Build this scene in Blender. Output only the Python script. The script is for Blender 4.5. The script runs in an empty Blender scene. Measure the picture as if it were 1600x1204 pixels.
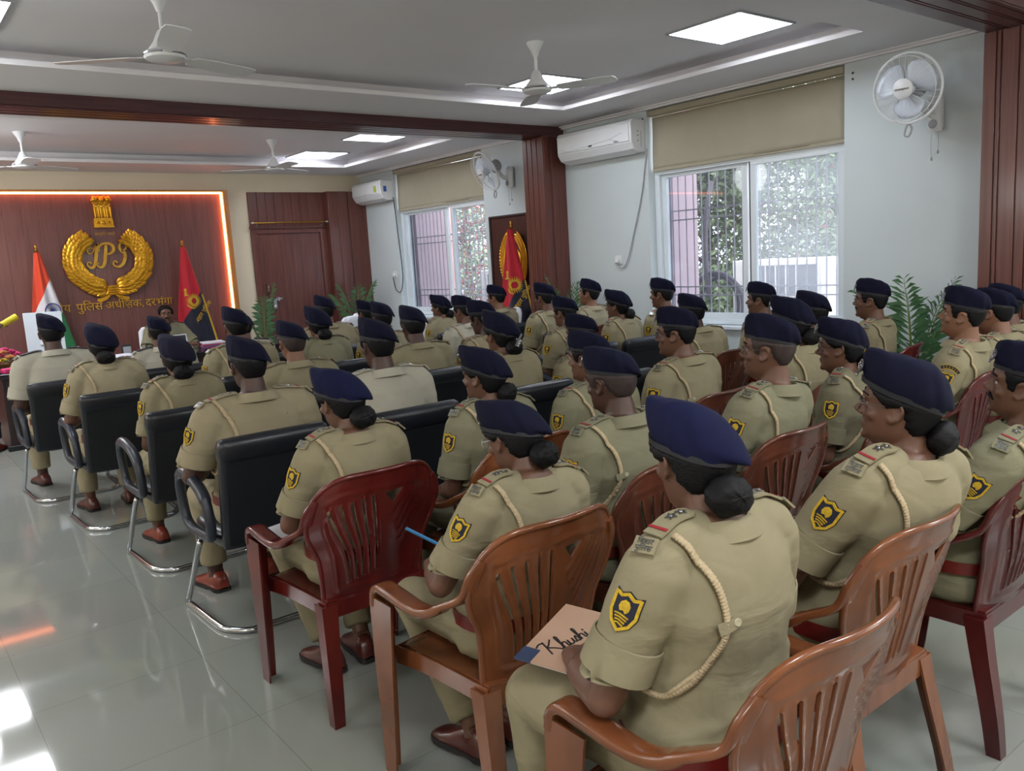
import bpy, math, random
import numpy as np
from mathutils import Vector, Matrix
from mathutils.bvhtree import BVHTree

random.seed(7)
C = bpy.context.scene.collection
PI = math.pi
WX, FY = 6.3, 11.55            # window wall and front wall planes
SOFFIT, UPPER = 2.96, 3.08     # ceiling border and recessed tray

# ------------------------------------------------------------------ helpers
def lin(c):
    return tuple(((x / 255) / 12.92 if x / 255 <= .04045 else ((x / 255 + .055) / 1.055) ** 2.4) for x in c) + (1.0,)

MATS = {}
def mat(name, col, rough=.5, metal=0, noise=None, bump=None, coat=0, sheen=0, emit=None, coord='Object', col2=None, stretch=(1, 1, 1), spec=.5, sss=0):
    """Principled material with optional procedural colour noise and bump."""
    if name in MATS: return MATS[name]
    m = bpy.data.materials.new(name); m.use_nodes = True
    nt = m.node_tree; b = nt.nodes['Principled BSDF']
    b.inputs['Base Color'].default_value = lin(col)
    b.inputs['Roughness'].default_value = rough
    b.inputs['Metallic'].default_value = metal
    b.inputs['Specular IOR Level'].default_value = spec
    if coat: b.inputs['Coat Weight'].default_value = coat; b.inputs['Coat Roughness'].default_value = .12
    if sheen: b.inputs['Sheen Weight'].default_value = sheen; b.inputs['Sheen Roughness'].default_value = .5
    if sss: b.inputs['Subsurface Weight'].default_value = sss; b.inputs['Subsurface Radius'].default_value = (.02, .008, .004)
    if emit: b.inputs['Emission Color'].default_value = lin(emit[0]); b.inputs['Emission Strength'].default_value = emit[1]
    if noise or bump:
        if coord == 'rest':
            tc = nt.nodes.new('ShaderNodeAttribute'); tc.attribute_name = 'rest'; src = tc.outputs['Vector']
        else:
            tc = nt.nodes.new('ShaderNodeTexCoord'); src = tc.outputs[coord]
        mp = nt.nodes.new('ShaderNodeMapping'); mp.inputs['Scale'].default_value = stretch
        nt.links.new(src, mp.inputs['Vector'])
    if noise:
        n = nt.nodes.new('ShaderNodeTexNoise'); n.inputs['Scale'].default_value = noise[0]; n.inputs['Detail'].default_value = 6
        n.inputs['Distortion'].default_value = noise[2] if len(noise) > 2 else 0
        nt.links.new(mp.outputs[0], n.inputs['Vector'])
        r = nt.nodes.new('ShaderNodeMapRange'); r.inputs[1].default_value = .5 - noise[1]; r.inputs[2].default_value = .5 + noise[1]
        nt.links.new(n.outputs['Fac'], r.inputs[0])
        x = nt.nodes.new('ShaderNodeMix'); x.data_type = 'RGBA'
        x.inputs[6].default_value = lin(col); x.inputs[7].default_value = lin(col2 or tuple(v * .8 for v in col))
        nt.links.new(r.outputs[0], x.inputs[0]); nt.links.new(x.outputs[2], b.inputs['Base Color'])
    if bump:
        n2 = nt.nodes.new('ShaderNodeTexNoise'); n2.inputs['Scale'].default_value = bump[0]; n2.inputs['Detail'].default_value = 4
        nt.links.new(mp.outputs[0], n2.inputs['Vector'])
        bp = nt.nodes.new('ShaderNodeBump'); bp.inputs['Strength'].default_value = bump[1]; bp.inputs['Distance'].default_value = bump[2] if len(bump) > 2 else .01
        nt.links.new(n2.outputs['Fac'], bp.inputs['Height']); nt.links.new(bp.outputs[0], b.inputs['Normal'])
    MATS[name] = m
    return m

def rot_to(d):
    return Vector((0, 0, 1)).rotation_difference(Vector(d)).to_matrix().to_4x4()

class MB:
    def __init__(s): s.v = []; s.f = []; s.m = []
    def add(s, vs, fs, k=0, M=None):
        o = len(s.v)
        if M is not None: vs = [M @ Vector(v) for v in vs]
        s.v += [tuple(v) for v in vs]; s.f += [tuple(i + o for i in f) for f in fs]; s.m += [k] * len(fs)
        return s
    def box(s, x0, x1, y0, y1, z0, z1, k=0, M=None):
        v = [(x, y, z) for z in (z0, z1) for y in (y0, y1) for x in (x0, x1)]
        return s.add(v, [(0, 2, 3, 1), (4, 5, 7, 6), (0, 1, 5, 4), (2, 6, 7, 3), (0, 4, 6, 2), (1, 3, 7, 5)], k, M)
    def loft(s, rings, k=0, caps=True, closed=False, M=None):
        n = len(rings[0]); vs = [p for r in rings for p in r]; fs = []
        R = len(rings)
        for i in range(R if closed else R - 1):
            a, b = i * n, ((i + 1) % R) * n
            for j in range(n):
                j2 = (j + 1) % n
                fs.append((a + j, a + j2, b + j2, b + j))
        if caps and not closed:
            fs.append(tuple(range(n - 1, -1, -1))); fs.append(tuple((R - 1) * n + j for j in range(n)))
        return s.add(vs, fs, k, M)
    def grid(s, P, k=0, M=None):
        nu, nv = len(P), len(P[0])
        return s.add([p for r in P for p in r], [(i * nv + j, i * nv + j + 1, (i + 1) * nv + j + 1, (i + 1) * nv + j) for i in range(nu - 1) for j in range(nv - 1)], k, M)
    def tube(s, pts, r, n=10, k=0, caps=True, closed=False, up=None, M=None):
        """r: number, list, or list of (across, along-up) radii; up keeps the section upright."""
        P = [Vector(p) for p in pts]; N = len(P)
        if not isinstance(r, (list, tuple)): r = [r] * N
        elif isinstance(r, tuple): r = [r] * N
        T = []
        for i in range(N):
            a = P[(i - 1) % N] if closed or i else P[0]; b = P[(i + 1) % N] if closed or i < N - 1 else P[-1]
            T.append((b - a).normalized() if (b - a).length > 1e-9 else Vector((0, 0, 1)))
        u = Vector(up) if up else (Vector((0, 0, 1)) if abs(T[0].z) < .9 else Vector((1, 0, 0)))
        rings = []
        for i in range(N):
            w = Vector(up) if up else u
            u2 = (w - T[i] * w.dot(T[i]))
            u2 = u2.normalized() if u2.length > 1e-6 else u
            u = u2; sd = T[i].cross(u)
            ra, rb = r[i] if isinstance(r[i], (list, tuple)) else (r[i], r[i])
            rings.append([tuple(P[i] + sd * (ra * math.cos(t)) + u * (rb * math.sin(t))) for t in (2 * PI * j / n for j in range(n))])
        return s.loft(rings, k, caps, closed, M)
    def strip(s, pts, w, h, up=(0, 0, 1), k=0, closed=False, M=None):
        """flat bar of width w and thickness h (numbers or lists) swept along pts."""
        P = [Vector(p) for p in pts]; N = len(P); rings = []
        for i in range(N):
            a = P[(i - 1) % N] if closed or i else P[0]; b = P[(i + 1) % N] if closed or i < N - 1 else P[-1]
            t = (b - a).normalized(); u0 = Vector(up[i]) if isinstance(up, list) else Vector(up)
            u = (u0 - t * u0.dot(t)).normalized(); sd = t.cross(u)
            ww = (w[i] if isinstance(w, list) else w) / 2; hh = (h[i] if isinstance(h, list) else h) / 2
            rings.append([tuple(P[i] + sd * (x * ww) + u * (y * hh)) for x, y in ((-1, -1), (1, -1), (1, 1), (-1, 1))])
        return s.loft(rings, k, True, closed, M)
    def lathe(s, prof, n=24, k=0, M=None, caps=True):
        return s.loft([[(r * math.cos(2 * PI * j / n), r * math.sin(2 * PI * j / n), z) for j in range(n)] for r, z in prof], k, caps, False, M)
    def ball(s, c, r, n=12, k=0, M=None, R=None):
        rx, ry, rz = r if isinstance(r, (tuple, list)) else (r, r, r)
        A = Matrix.Translation(c) @ (R or Matrix.Identity(4))
        if M is not None: A = M @ A
        m = max(6, n // 2 + 2)
        prof = [[(rx * math.sin(PI * i / m) * math.cos(2 * PI * j / n), ry * math.sin(PI * i / m) * math.sin(2 * PI * j / n), -rz * math.cos(PI * i / m)) for j in range(n)] for i in [.08] + list(range(1, m)) + [m - .08]]
        return s.loft(prof, k, True, False, A)
    def prism(s, poly, z0, z1, k=0, M=None):
        n = len(poly); vs = [(x, y, z0) for x, y in poly] + [(x, y, z1) for x, y in poly]
        fs = [tuple(range(n - 1, -1, -1)), tuple(range(n, 2 * n))] + [(i, (i + 1) % n, n + (i + 1) % n, n + i) for i in range(n)]
        return s.add(vs, fs, k, M)
    def mesh(s, name, mats, smooth=40):
        me = bpy.data.meshes.new(name); me.from_pydata(s.v, [], s.f)
        for m in (mats if isinstance(mats, (list, tuple)) else [mats]): me.materials.append(m)
        if any(s.m): me.polygons.foreach_set('material_index', s.m)
        shade(me, smooth); return me

def shade(me, smooth=40):
    if smooth:
        me.polygons.foreach_set('use_smooth', [True] * len(me.polygons))
        if smooth < 180: me.set_sharp_from_angle(angle=math.radians(smooth))
    me.update()

def link(name, me, parent=None, loc=None):
    o = bpy.data.objects.new(name, me); C.objects.link(o)
    if parent: o.parent = parent
    if loc: o.location = loc
    return o
def obj(name, mb, mats, parent=None, smooth=40, bevel=0, loc=None, seg=2):
    o = link(name, mb.mesh(name, mats, smooth), parent, loc)
    if bevel:
        b = o.modifiers.new('bevel', 'BEVEL'); b.width = bevel; b.segments = seg; b.limit_method = 'ANGLE'; b.angle_limit = math.radians(40); b.harden_normals = False
    return o
def thing(name, label, cat, loc=(0, 0, 0), rz=0, group=None):
    o = bpy.data.objects.new(name, None); C.objects.link(o); o.location = loc; o.rotation_euler = (0, 0, rz)
    o.empty_display_size = .05
    return tag(o, label, cat, group)
def tag(o, label, cat, group=None, kind=None):
    o['label'] = label; o['category'] = cat
    if group: o['group'] = group
    if kind: o['kind'] = kind
    return o
def struct(name, mb, mats, label=None, smooth=40, bevel=0, parent=None):
    o = obj(name, mb, mats, parent, smooth, bevel)
    if parent is None:
        o['kind'] = 'structure'
        if label: o['label'] = label; o['category'] = name.split('_')[0]
    return o
def dup(root, loc, rz, label, group=None):
    r = root.copy(); C.objects.link(r); r.location = loc; r.rotation_euler = (0, 0, rz); r['label'] = label
    if group: r['group'] = group
    for ch in list(root.children):
        c = ch.copy(); C.objects.link(c); c.parent = r
        for g in ch.children:
            d = g.copy(); C.objects.link(d); d.parent = c
    return r
def smoothpath(pts, n=6, closed=False):
    """Catmull-Rom through pts."""
    P = [Vector(p) for p in pts]; N = len(P); out = []
    for i in range(N if closed else N - 1):
        g = lambda q: P[q % N] if closed else P[max(0, min(N - 1, q))]
        a, b, c, d = g(i - 1), g(i), g(i + 1), g(i + 2)
        for j in range(n):
            t = j / n
            out.append(.5 * ((2 * b) + (c - a) * t + (2 * a - 5 * b + 4 * c - d) * t * t + (3 * b - a - 3 * c + d) * t ** 3))
    if not closed: out.append(P[-1])
    return out
def text_mb(s, size, depth, M, mb=None, k=0, align='CENTER', shear=0):
    cu = bpy.data.curves.new('writing', 'FONT'); cu.body = s; cu.size = size; cu.extrude = depth; cu.align_x = align; cu.shear = shear; cu.resolution_u = 3
    o = bpy.data.objects.new('writing', cu); C.objects.link(o)
    dg = bpy.context.evaluated_depsgraph_get(); dg.update()
    me = bpy.data.meshes.new_from_object(o.evaluated_get(dg))
    mb = mb or MB()
    mb.add([M @ v.co for v in me.vertices], [tuple(p.vertices) for p in me.polygons], k)
    bpy.data.objects.remove(o); bpy.data.curves.remove(cu); bpy.data.meshes.remove(me)
    return mb
def stroke(mb, pts, w, z0, z1, M, k=0, n=6):
    """a pen stroke in the local XY plane, w = width or list."""
    P = smoothpath([(x, y, 0) for x, y in pts], n) if n > 1 else [Vector((x, y, 0)) for x, y in pts]
    if isinstance(w, list): w = list(np.interp(np.linspace(0, 1, len(P)), np.linspace(0, 1, len(w)), w))
    return mb.strip([p + Vector((0, 0, (z0 + z1) / 2)) for p in P], w, z1 - z0, (0, 0, 1), k, False, M)

# ------------------------------------------------------------------ camera
cam = bpy.data.cameras.new('camera'); cam_o = bpy.data.objects.new('camera', cam); C.objects.link(cam_o)
cam.sensor_width = 36; cam.lens = 1285.2 / 1600 * 36; cam.clip_start = .05; cam.clip_end = 200
def _cam(yaw, pitch, roll):
    F = Vector((math.sin(yaw) * math.cos(pitch), math.cos(yaw) * math.cos(pitch), math.sin(pitch)))
    r = Vector((math.cos(yaw), -math.sin(yaw), 0)); u = r.cross(F); c, s = math.cos(roll), math.sin(roll)
    R, U = c * r + s * u, -s * r + c * u
    return Matrix(((R.x, U.x, -F.x, 0), (R.y, U.y, -F.y, 0), (R.z, U.z, -F.z, 1.6), (0, 0, 0, 1)))
cam_o.matrix_world = _cam(.66372, -.155, -.0597)
bpy.context.scene.camera = cam_o
vs = bpy.context.scene.view_settings
vs.view_transform = 'Standard'; vs.look = 'None'; vs.exposure = 0

# ------------------------------------------------------------------ materials of the room
def wood(name, col, col2, axis='z', rough=.35, scale=1.0):
    st = {'z': (26, 26, 1.1), 'x': (1.1, 26, 26), 'y': (26, 1.1, 26)}[axis]
    return mat(name, col, rough, noise=(1.6 * scale, .22, .4), col2=col2, stretch=st, bump=(6, .05, .002), coat=.15)
WOOD = wood('red_brown_wood', (108, 60, 50), (78, 40, 36))
WOODX = wood('red_brown_wood_beam', (84, 44, 46), (58, 28, 32), 'x', .3)
WOODP = wood('stage_panel_wood', (116, 72, 66), (94, 55, 52), 'z', .45)
WALLB = mat('pale_blue_wall_paint', (202, 211, 213), .6, noise=(2.2, .4), col2=(195, 204, 207), bump=(60, .02, .002))
WALLC = mat('cream_wall_paint', (224, 212, 188), .6, noise=(2.2, .4), col2=(217, 205, 181), bump=(60, .02, .002))
CEIL = mat('ceiling_paint', (228, 226, 228), .7, noise=(1.5, .4), col2=(221, 219, 223))
WHITE = mat('white_plastic', (226, 228, 230), .35, noise=(3, .4), col2=(216, 219, 222))
UPVC = mat('white_window_frame', (222, 230, 236), .4, noise=(3, .4), col2=(212, 222, 228))
GREYP = mat('grey_plastic', (165, 168, 174), .4, noise=(3, .4), col2=(150, 153, 160))
BLACKP = mat('black_plastic', (22, 24, 28), .4, noise=(8, .4), col2=(30, 32, 38))
CHROME = mat('chrome', (205, 208, 212), .14, 1, noise=(4, .4), col2=(185, 188, 194))
STEEL = mat('brushed_steel', (190, 192, 195), .3, 1, noise=(20, .4), col2=(165, 168, 172))
GOLD = mat('gold', (232, 176, 48), .3, .7, noise=(14, .3), col2=(186, 128, 28), bump=(30, .15, .004))
GOLDF = mat('gold_flat', (222, 176, 74), .4, .6, noise=(14, .3), col2=(176, 126, 36))
BRASS = mat('brass', (176, 134, 66), .3, 1, noise=(10, .3), col2=(150, 110, 50))
BLIND = mat('beige_blind_fabric', (166, 159, 140), .8, noise=(3, .35, .5), col2=(157, 150, 131), bump=(220, .08, .002))

def tile_mat():
    m = bpy.data.materials.new('glossy_floor_tiles'); m.use_nodes = True; nt = m.node_tree; b = nt.nodes['Principled BSDF']
    tc = nt.nodes.new('ShaderNodeTexCoord'); mp = nt.nodes.new('ShaderNodeMapping')
    mp.inputs['Location'].default_value = (-.3047, -2.817, 0)
    nt.links.new(tc.outputs['Object'], mp.inputs[0])
    br = nt.nodes.new('ShaderNodeTexBrick'); br.offset = 0; br.inputs['Scale'].default_value = 1
    br.inputs['Brick Width'].default_value = .632; br.inputs['Row Height'].default_value = .632; br.inputs['Mortar Size'].default_value = .0016; br.inputs['Mortar Smooth'].default_value = .1
    br.inputs['Color1'].default_value = lin((146, 150, 143)); br.inputs['Color2'].default_value = lin((141, 145, 139)); br.inputs['Mortar'].default_value = lin((124, 126, 121))
    nt.links.new(mp.outputs[0], br.inputs['Vector'])
    n = nt.nodes.new('ShaderNodeTexNoise'); n.inputs['Scale'].default_value = 1.3; n.inputs['Detail'].default_value = 5
    nt.links.new(tc.outputs['Object'], n.inputs['Vector'])
    x = nt.nodes.new('ShaderNodeMix'); x.data_type = 'RGBA'; x.blend_type = 'MULTIPLY'; x.inputs[0].default_value = .14
    nt.links.new(br.outputs['Color'], x.inputs[6]); nt.links.new(n.outputs['Color'], x.inputs[7]); nt.links.new(x.outputs[2], b.inputs['Base Color'])
    b.inputs['Roughness'].default_value = .055; b.inputs['Specular IOR Level'].default_value = .5
    bp = nt.nodes.new('ShaderNodeBump'); bp.inputs['Strength'].default_value = .15; bp.inputs['Distance'].default_value = .002; bp.invert = True
    nt.links.new(br.outputs['Fac'], bp.inputs['Height']); nt.links.new(bp.outputs[0], b.inputs['Normal'])
    return m
TILE = tile_mat()
def glass_mat(name, haze, tint=(235, 240, 245)):
    m = bpy.data.materials.new(name); m.use_nodes = True; nt = m.node_tree; nt.nodes.clear()
    out = nt.nodes.new('ShaderNodeOutputMaterial'); t = nt.nodes.new('ShaderNodeBsdfTransparent'); g = nt.nodes.new('ShaderNodeBsdfGlossy'); d = nt.nodes.new('ShaderNodeBsdfTranslucent')
    t.inputs[0].default_value = lin(tint); g.inputs['Roughness'].default_value = .03; d.inputs[0].default_value = lin((246, 250, 255))
    lw = nt.nodes.new('ShaderNodeLayerWeight'); pw = nt.nodes.new('ShaderNodeMath'); pw.operation = 'POWER'; pw.inputs[1].default_value = 4; nt.links.new(lw.outputs['Facing'], pw.inputs[0]); fr = nt.nodes.new('ShaderNodeMath'); fr.operation = 'MULTIPLY_ADD'; fr.inputs[1].default_value = .5; fr.inputs[2].default_value = .03; nt.links.new(pw.outputs[0], fr.inputs[0])
    tc = nt.nodes.new('ShaderNodeTexCoord'); n = nt.nodes.new('ShaderNodeTexNoise'); n.inputs['Scale'].default_value = 1.1; n.inputs['Detail'].default_value = 4
    nt.links.new(tc.outputs['Object'], n.inputs['Vector'])
    r = nt.nodes.new('ShaderNodeMapRange'); r.inputs[1].default_value = .3; r.inputs[2].default_value = .75; r.inputs[3].default_value = haze * .7; r.inputs[4].default_value = haze * 1.25
    nt.links.new(n.outputs['Fac'], r.inputs[0])
    a = nt.nodes.new('ShaderNodeMixShader'); nt.links.new(r.outputs[0], a.inputs[0]); nt.links.new(t.outputs[0], a.inputs[1]); nt.links.new(d.outputs[0], a.inputs[2])
    c = nt.nodes.new('ShaderNodeMixShader'); nt.links.new(fr.outputs[0], c.inputs[0]); nt.links.new(a.outputs[0], c.inputs[1]); nt.links.new(g.outputs[0], c.inputs[2])
    nt.links.new(c.outputs[0], out.inputs[0]); return m
GLASS = glass_mat('clear_window_glass', .03)
GLASSD = glass_mat('dusty_window_glass', .19)
GLASSF = glass_mat('thinly_dusty_window_glass', .1)

# ------------------------------------------------------------------ room shell
LX, BY = -3.2, -2.6
struct('floor', MB().box(LX - .2, WX + .25, BY - .2, FY + .25, -.12, 0), TILE, smooth=0)
OPEN = [(3.6, 5.67, .84, 2.93), (8.40, 10.56, .84, 2.93)]
w = MB(); ys = [BY - .2] + [v for o in OPEN for v in o[:2]] + [FY + .25]
for i in range(0, 6, 2): w.box(WX, WX + .25, ys[i], ys[i + 1], 0, 3.3)
for a, b, z0, z1 in OPEN: w.box(WX, WX + .25, a, b, 0, z0); w.box(WX, WX + .25, a, b, z1, 3.3)
struct('wall_right', w, WALLB, smooth=0)
struct('wall_front', MB().box(LX - .2, WX, FY, FY + .25, 0, 3.3), WALLC, smooth=0)
struct('wall_left', MB().box(LX - .2, LX, BY - .2, FY, 0, 3.3), WALLC, smooth=0)
struct('wall_back', MB().box(LX, WX, BY - .2, BY, 0, 3.3), WALLC, smooth=0)
c = MB(); TR = [(-2.4, 5.6, 3.05, 6.08), (-2.4, 5.56, 7.95, 10.62), (-2.4, 5.6, -1.8, 1.4)]
rows = [BY, -1.8, 1.4, 3.05, 6.08, 7.95, 10.62, FY]
for i in range(7):
    if i % 2 == 0: c.box(LX, WX, rows[i], rows[i + 1], SOFFIT, SOFFIT + .035)
    else: c.box(LX, -2.4, rows[i], rows[i + 1], SOFFIT, SOFFIT + .035); c.box(5.58, WX, rows[i], rows[i + 1], SOFFIT, SOFFIT + .035)
c.box(LX - .2, WX + .25, BY - .2, FY + .25, UPPER, UPPER + .2)
for (a, b, y0, y1) in TR:   # raised lip and hidden upstand of each tray
    for q in ((a - .2, a - .17, y0 - .2, y1 + .2), (b + .17, b + .2, y0 - .2, y1 + .2), (a - .2, b + .2, y0 - .2, y0 - .17), (a - .2, b + .2, y1 + .17, y1 + .2)): c.box(*q, SOFFIT + .03, UPPER + .01)
struct('ceiling', c, CEIL, smooth=0)
c = MB()
for z, d in ((SOFFIT - .03, .035), (SOFFIT - .012, .06)): c.box(WX - d, WX, BY, FY, z, z + .02)
struct('trim_1', c, CEIL, smooth=0)

def planks(mb, x0, x1, y0, y1, z0, z1, face, cuts, t=.012, gap=.009):
    """a clad face: face = '-x' | '-y' | '-z'; cuts = fractions across."""
    e = [0] + list(cuts) + [1]
    for a, b in zip(e[:-1], e[1:]):
        if face == '-x': mb.box(x0 - t, x0, y0 + (y1 - y0) * a + gap / 2, y0 + (y1 - y0) * b - gap / 2, z0, z1)
        if face == '-y': mb.box(x0 + (x1 - x0) * a + gap / 2, x0 + (x1 - x0) * b - gap / 2, y0 - t, y0, z0, z1)
        if face == '-z': mb.box(x0, x1, y0 + (y1 - y0) * a + gap / 2, y0 + (y1 - y0) * b - gap / 2, z0 - t, z0)
for i, (y0, y1) in enumerate(((6.88, 7.22), (2.08, 2.45))):
    b = MB(); b.box(LX, WX, y0, y1, 2.865, UPPER)
    planks(b, LX, WX, y0, y1, 2.865, 0, '-z', [.16, .22, .46, .52, .78, .84] if i == 0 else [.1, .3, .36, .62, .68])
    struct('beam_%d' % (i + 1), b, WOODX, bevel=.003)['kind'] = 'structure'
    p = MB(); p.box(6.0, WX, y0, y1, 0, 2.87)
    planks(p, 6.0, 0, y0 - .004, y1 + .004, 0, 2.85, '-x', [.3, .55, .78] if i == 0 else [.25, .42, .7, .78])
    planks(p, 5.99, WX, y0, 0, 0, 2.85, '-y', [.28, .33])
    struct('pillar_%d' % (i + 1), p, WOOD, bevel=.003)['kind'] = 'structure'

# front wall cladding, LED edge and door
PZ = 2.70
p = MB(); n = 34; x0, x1 = -2.2, 4.10
for i in range(n):
    a = x0 + (x1 - x0) * i / n; b = x0 + (x1 - x0) * (i + 1) / n
    p.box(a + .0007, b - .0007, FY - .035, FY, 0, PZ - .02)
struct('wall_panel', p, WOODP, bevel=.0012)
GOLDW = wood('golden_wood_edge', (196, 128, 58), (168, 100, 40))
p = MB(); p.box(4.125, 4.19, FY - .13, FY, 0, PZ + .03); p.box(-2.2, 4.125, FY - .13, FY, PZ + .005, PZ + .03)
struct('trim_2', p, GOLDW, bevel=.003)
LED = mat('led_strip_light', (255, 190, 150), .4, emit=((255, 142, 94), 11), noise=(2, .4), col2=(250, 180, 140))
p = MB(); p.box(-2.2, 4.12, FY - .10, FY - .08, PZ - .018, PZ + .004); p.box(4.098, 4.124, FY - .10, FY - .08, .8, PZ - .0)
tag(obj('led_strip_light', p, LED), 'glowing orange light strip edging the wooden stage panel', 'light strip')

# ---- door bay
p = MB(); p.box(4.50, 4.58, FY - .05, FY, 0, 2.18); p.box(5.55, 5.65, FY - .05, FY, 0, 2.18); p.box(4.58, 5.55, FY - .05, FY, 2.13, 2.18)
for i in range(9): p.box(4.50 + i * .1278 + .0015, 4.50 + (i + 1) * .1278 - .0015, FY - .035, FY, 2.18, 2.71)
p.box(4.49, 5.66, FY - .06, FY, 2.20, 2.235)
struct('trim_3', p, WOOD, bevel=.003)
p = MB(); p.box(5.65, 5.97, FY - .17, FY, 0, 2.71); p.box(5.97, WX, FY - .14, FY, 0, 2.71); p.box(5.66, 5.80, FY - .178, FY, 0, 2.70); p.box(5.806, 5.962, FY - .178, FY, 0, 2.70); p.box(6.0, 6.15, FY - .15, FY, 0, 2.70)
struct('trim_4', p, WOOD, bevel=.004)
d = struct('door_1', MB().box(4.58, 5.55, FY - .02, FY, 0, 2.13), WOOD, 'flush red brown wooden door with a steel bolt on the front wall', smooth=0)
b = MB(); b.tube(smoothpath([(4.655, FY - .02, 1.41), (4.655, FY - .065, 1.40), (4.655, FY - .07, 1.34), (4.655, FY - .065, 1.28), (4.655, FY - .02, 1.27)], 4), .011, 8)
obj('door_handle', b, CHROME, d)
b = MB(); b.tube([(4.60, FY - .045, 1.185), (4.86, FY - .045, 1.20)], .011, 8); b.box(4.67, 4.71, FY - .06, FY - .02, 1.165, 1.215); b.box(4.78, 4.82, FY - .06, FY - .02, 1.17, 1.22); b.box(4.715, 4.765, FY - .065, FY - .02, 1.05, 1.19); b.ball((4.74, FY - .06, 1.08), (.03, .018, .035))
obj('door_bolt', b, STEEL, d)
r = thing('curtain_rod', 'brass curtain rod on two brackets above the wooden door', 'curtain rod', (5.07, FY - .12, 2.275))
b = MB(); b.tube([(-.55, 0, 0), (.55, 0, .005)], .013, 10)
obj('rod', b, BRASS, r)
for sx in (-1, 1):
    obj('finial', MB().ball((sx * .57, 0, 0), (.026, .02, .02)), STEEL, r)
    b = MB(); b.tube([(sx * .5, 0, -.005), (sx * .5, .03, -.05), (sx * .5, .07, -.055)], .007, 8); b.lathe([(.022, 0), (.022, .008)], 12, M=Matrix.Translation((sx * .5, .062, -.055)) @ rot_to((0, 1, 0)))
    obj('bracket', b, STEEL, r)
# baseboards and switch plates
BASE = mat('dark_skirting', (60, 50, 48), .3, noise=(3, .3), col2=(48, 40, 38))
struct('baseboard_right', MB().box(WX - .012, WX, BY, FY, 0, .1), BASE, smooth=0)
struct('baseboard_front', MB().box(LX, 4.5, FY - .012, FY, 0, .1), BASE, smooth=0)
# ------------------------------------------------------------------ windows, blinds, grilles
def window(i, a, b, mids, dusty):
    """uPVC sliding window in the recess between Y=a and Y=b; mids = (left sash edge, right sash edge)."""
    zb, zt = .85, 2.345; X = 6.42
    f = MB()
    f.box(X - .03, X + .06, a, b, zb, zb + .05); f.box(X - .03, X + .06, a, b, zt - .035, zt + .03)
    f.box(X - .03, X + .06, b - .06, b, zb + .05, zt - .035); f.box(X - .03, X + .06, a, a + .05, zb + .05, zt - .035)
    w = struct('window_%d' % i, f, UPVC, bevel=.004)
    def sash(y0, y1, x, pane_mat):
        s = MB(); t = .055
        s.box(x - .02, x + .02, y0, y1, zb + .05, zb + .05 + t); s.box(x - .02, x + .02, y0, y1, zt - .035 - t * .6, zt - .035)
        s.box(x - .02, x + .02, y0, y0 + t, zb + .05 + t, zt - .035 - t * .6); s.box(x - .02, x + .02, y1 - t, y1, zb + .05 + t, zt - .035 - t * .6)
        so = struct('sash', s, UPVC, parent=w, bevel=.003)
        p = MB(); p.box(x - .003, x + .003, y0 + t, y1 - t, zb + .05 + t, zt - .035 - t * .6)
        struct('pane', p, pane_mat, parent=so, smooth=0)
    m0, m1 = mids
    sash(m0 - .02, b - .06, X + .028, GLASS); sash(a + .05, m1 + .03, X - .008, GLASSD if dusty else GLASSF)
    g = MB(); g.box(X - .016, X + .02, m1 + .028, m1 + .05, zb + .05, zt - .035)
    struct('seal', g, BLACKP, parent=w, smooth=0)
    g = MB(); n = int((b - a) / .097)
    for k in range(1, n + 1):
        y = a + (b - a) * k / (n + 1); g.tube([(6.52, y, .86), (6.52, y, 2.4)], .0075, 6)
    for z in (1.12, 1.2, 1.86, 1.95): g.box(6.508, 6.53, a, b, z - .006, z + .006)
    struct('window_grille', g, mat('window_bar_paint', (174, 164, 170), .5, noise=(8, .4), col2=(150, 140, 147)), parent=w)
    s = MB(); s.box(6.26, 6.6, a - .0, b, .815, .845)
    struct('window_sill', s, UPVC, parent=w, bevel=.004)
    return w
window(1, 3.6, 5.67, (4.63, 4.52), True)
window(2, 8.40, 10.56, (9.45, 9.25), False)
def blind(a, b, label):
    r = thing('roller_blind', label, 'blind', (6.36, (a + b) / 2, 2.36))
    h = (b - a) / 2 - .02; P = []
    for i in range(13):
        z = .50 * i / 12; P.append([(.004 * math.sin(5 * z + y * 3) + .006 * math.sin(y * 4.2 + 9 * z), y, z) for y in np.linspace(-h, h, 25)])
    o = obj('blind_fabric', MB().grid(P), BLIND, r)
    s = o.modifiers.new('solid', 'SOLIDIFY'); s.thickness = .003
    obj('bottom_bar', MB().box(-.008, .012, -h, h, -.018, .012), BLIND, r, bevel=.003)
    b = MB(); b.box(-.06, .03, -h - .01, h + .01, .505, .565)
    obj('headbox', b, BLIND, r, bevel=.012)
    obj('pull_cord', MB().tube(smoothpath([(-.03, h + .004, .5), (-.032, h + .006, .2), (-.03, h + .004, -.02), (-.026, h - .004, .2), (-.024, h - .004, .5)], 4), .003, 5), WHITE, r)
blind(3.6, 5.67, 'half lowered beige roller blind on the wide window beside the nearer wall fan')
blind(8.40, 10.56, 'half lowered beige roller blind on the narrow looking far window')

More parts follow.
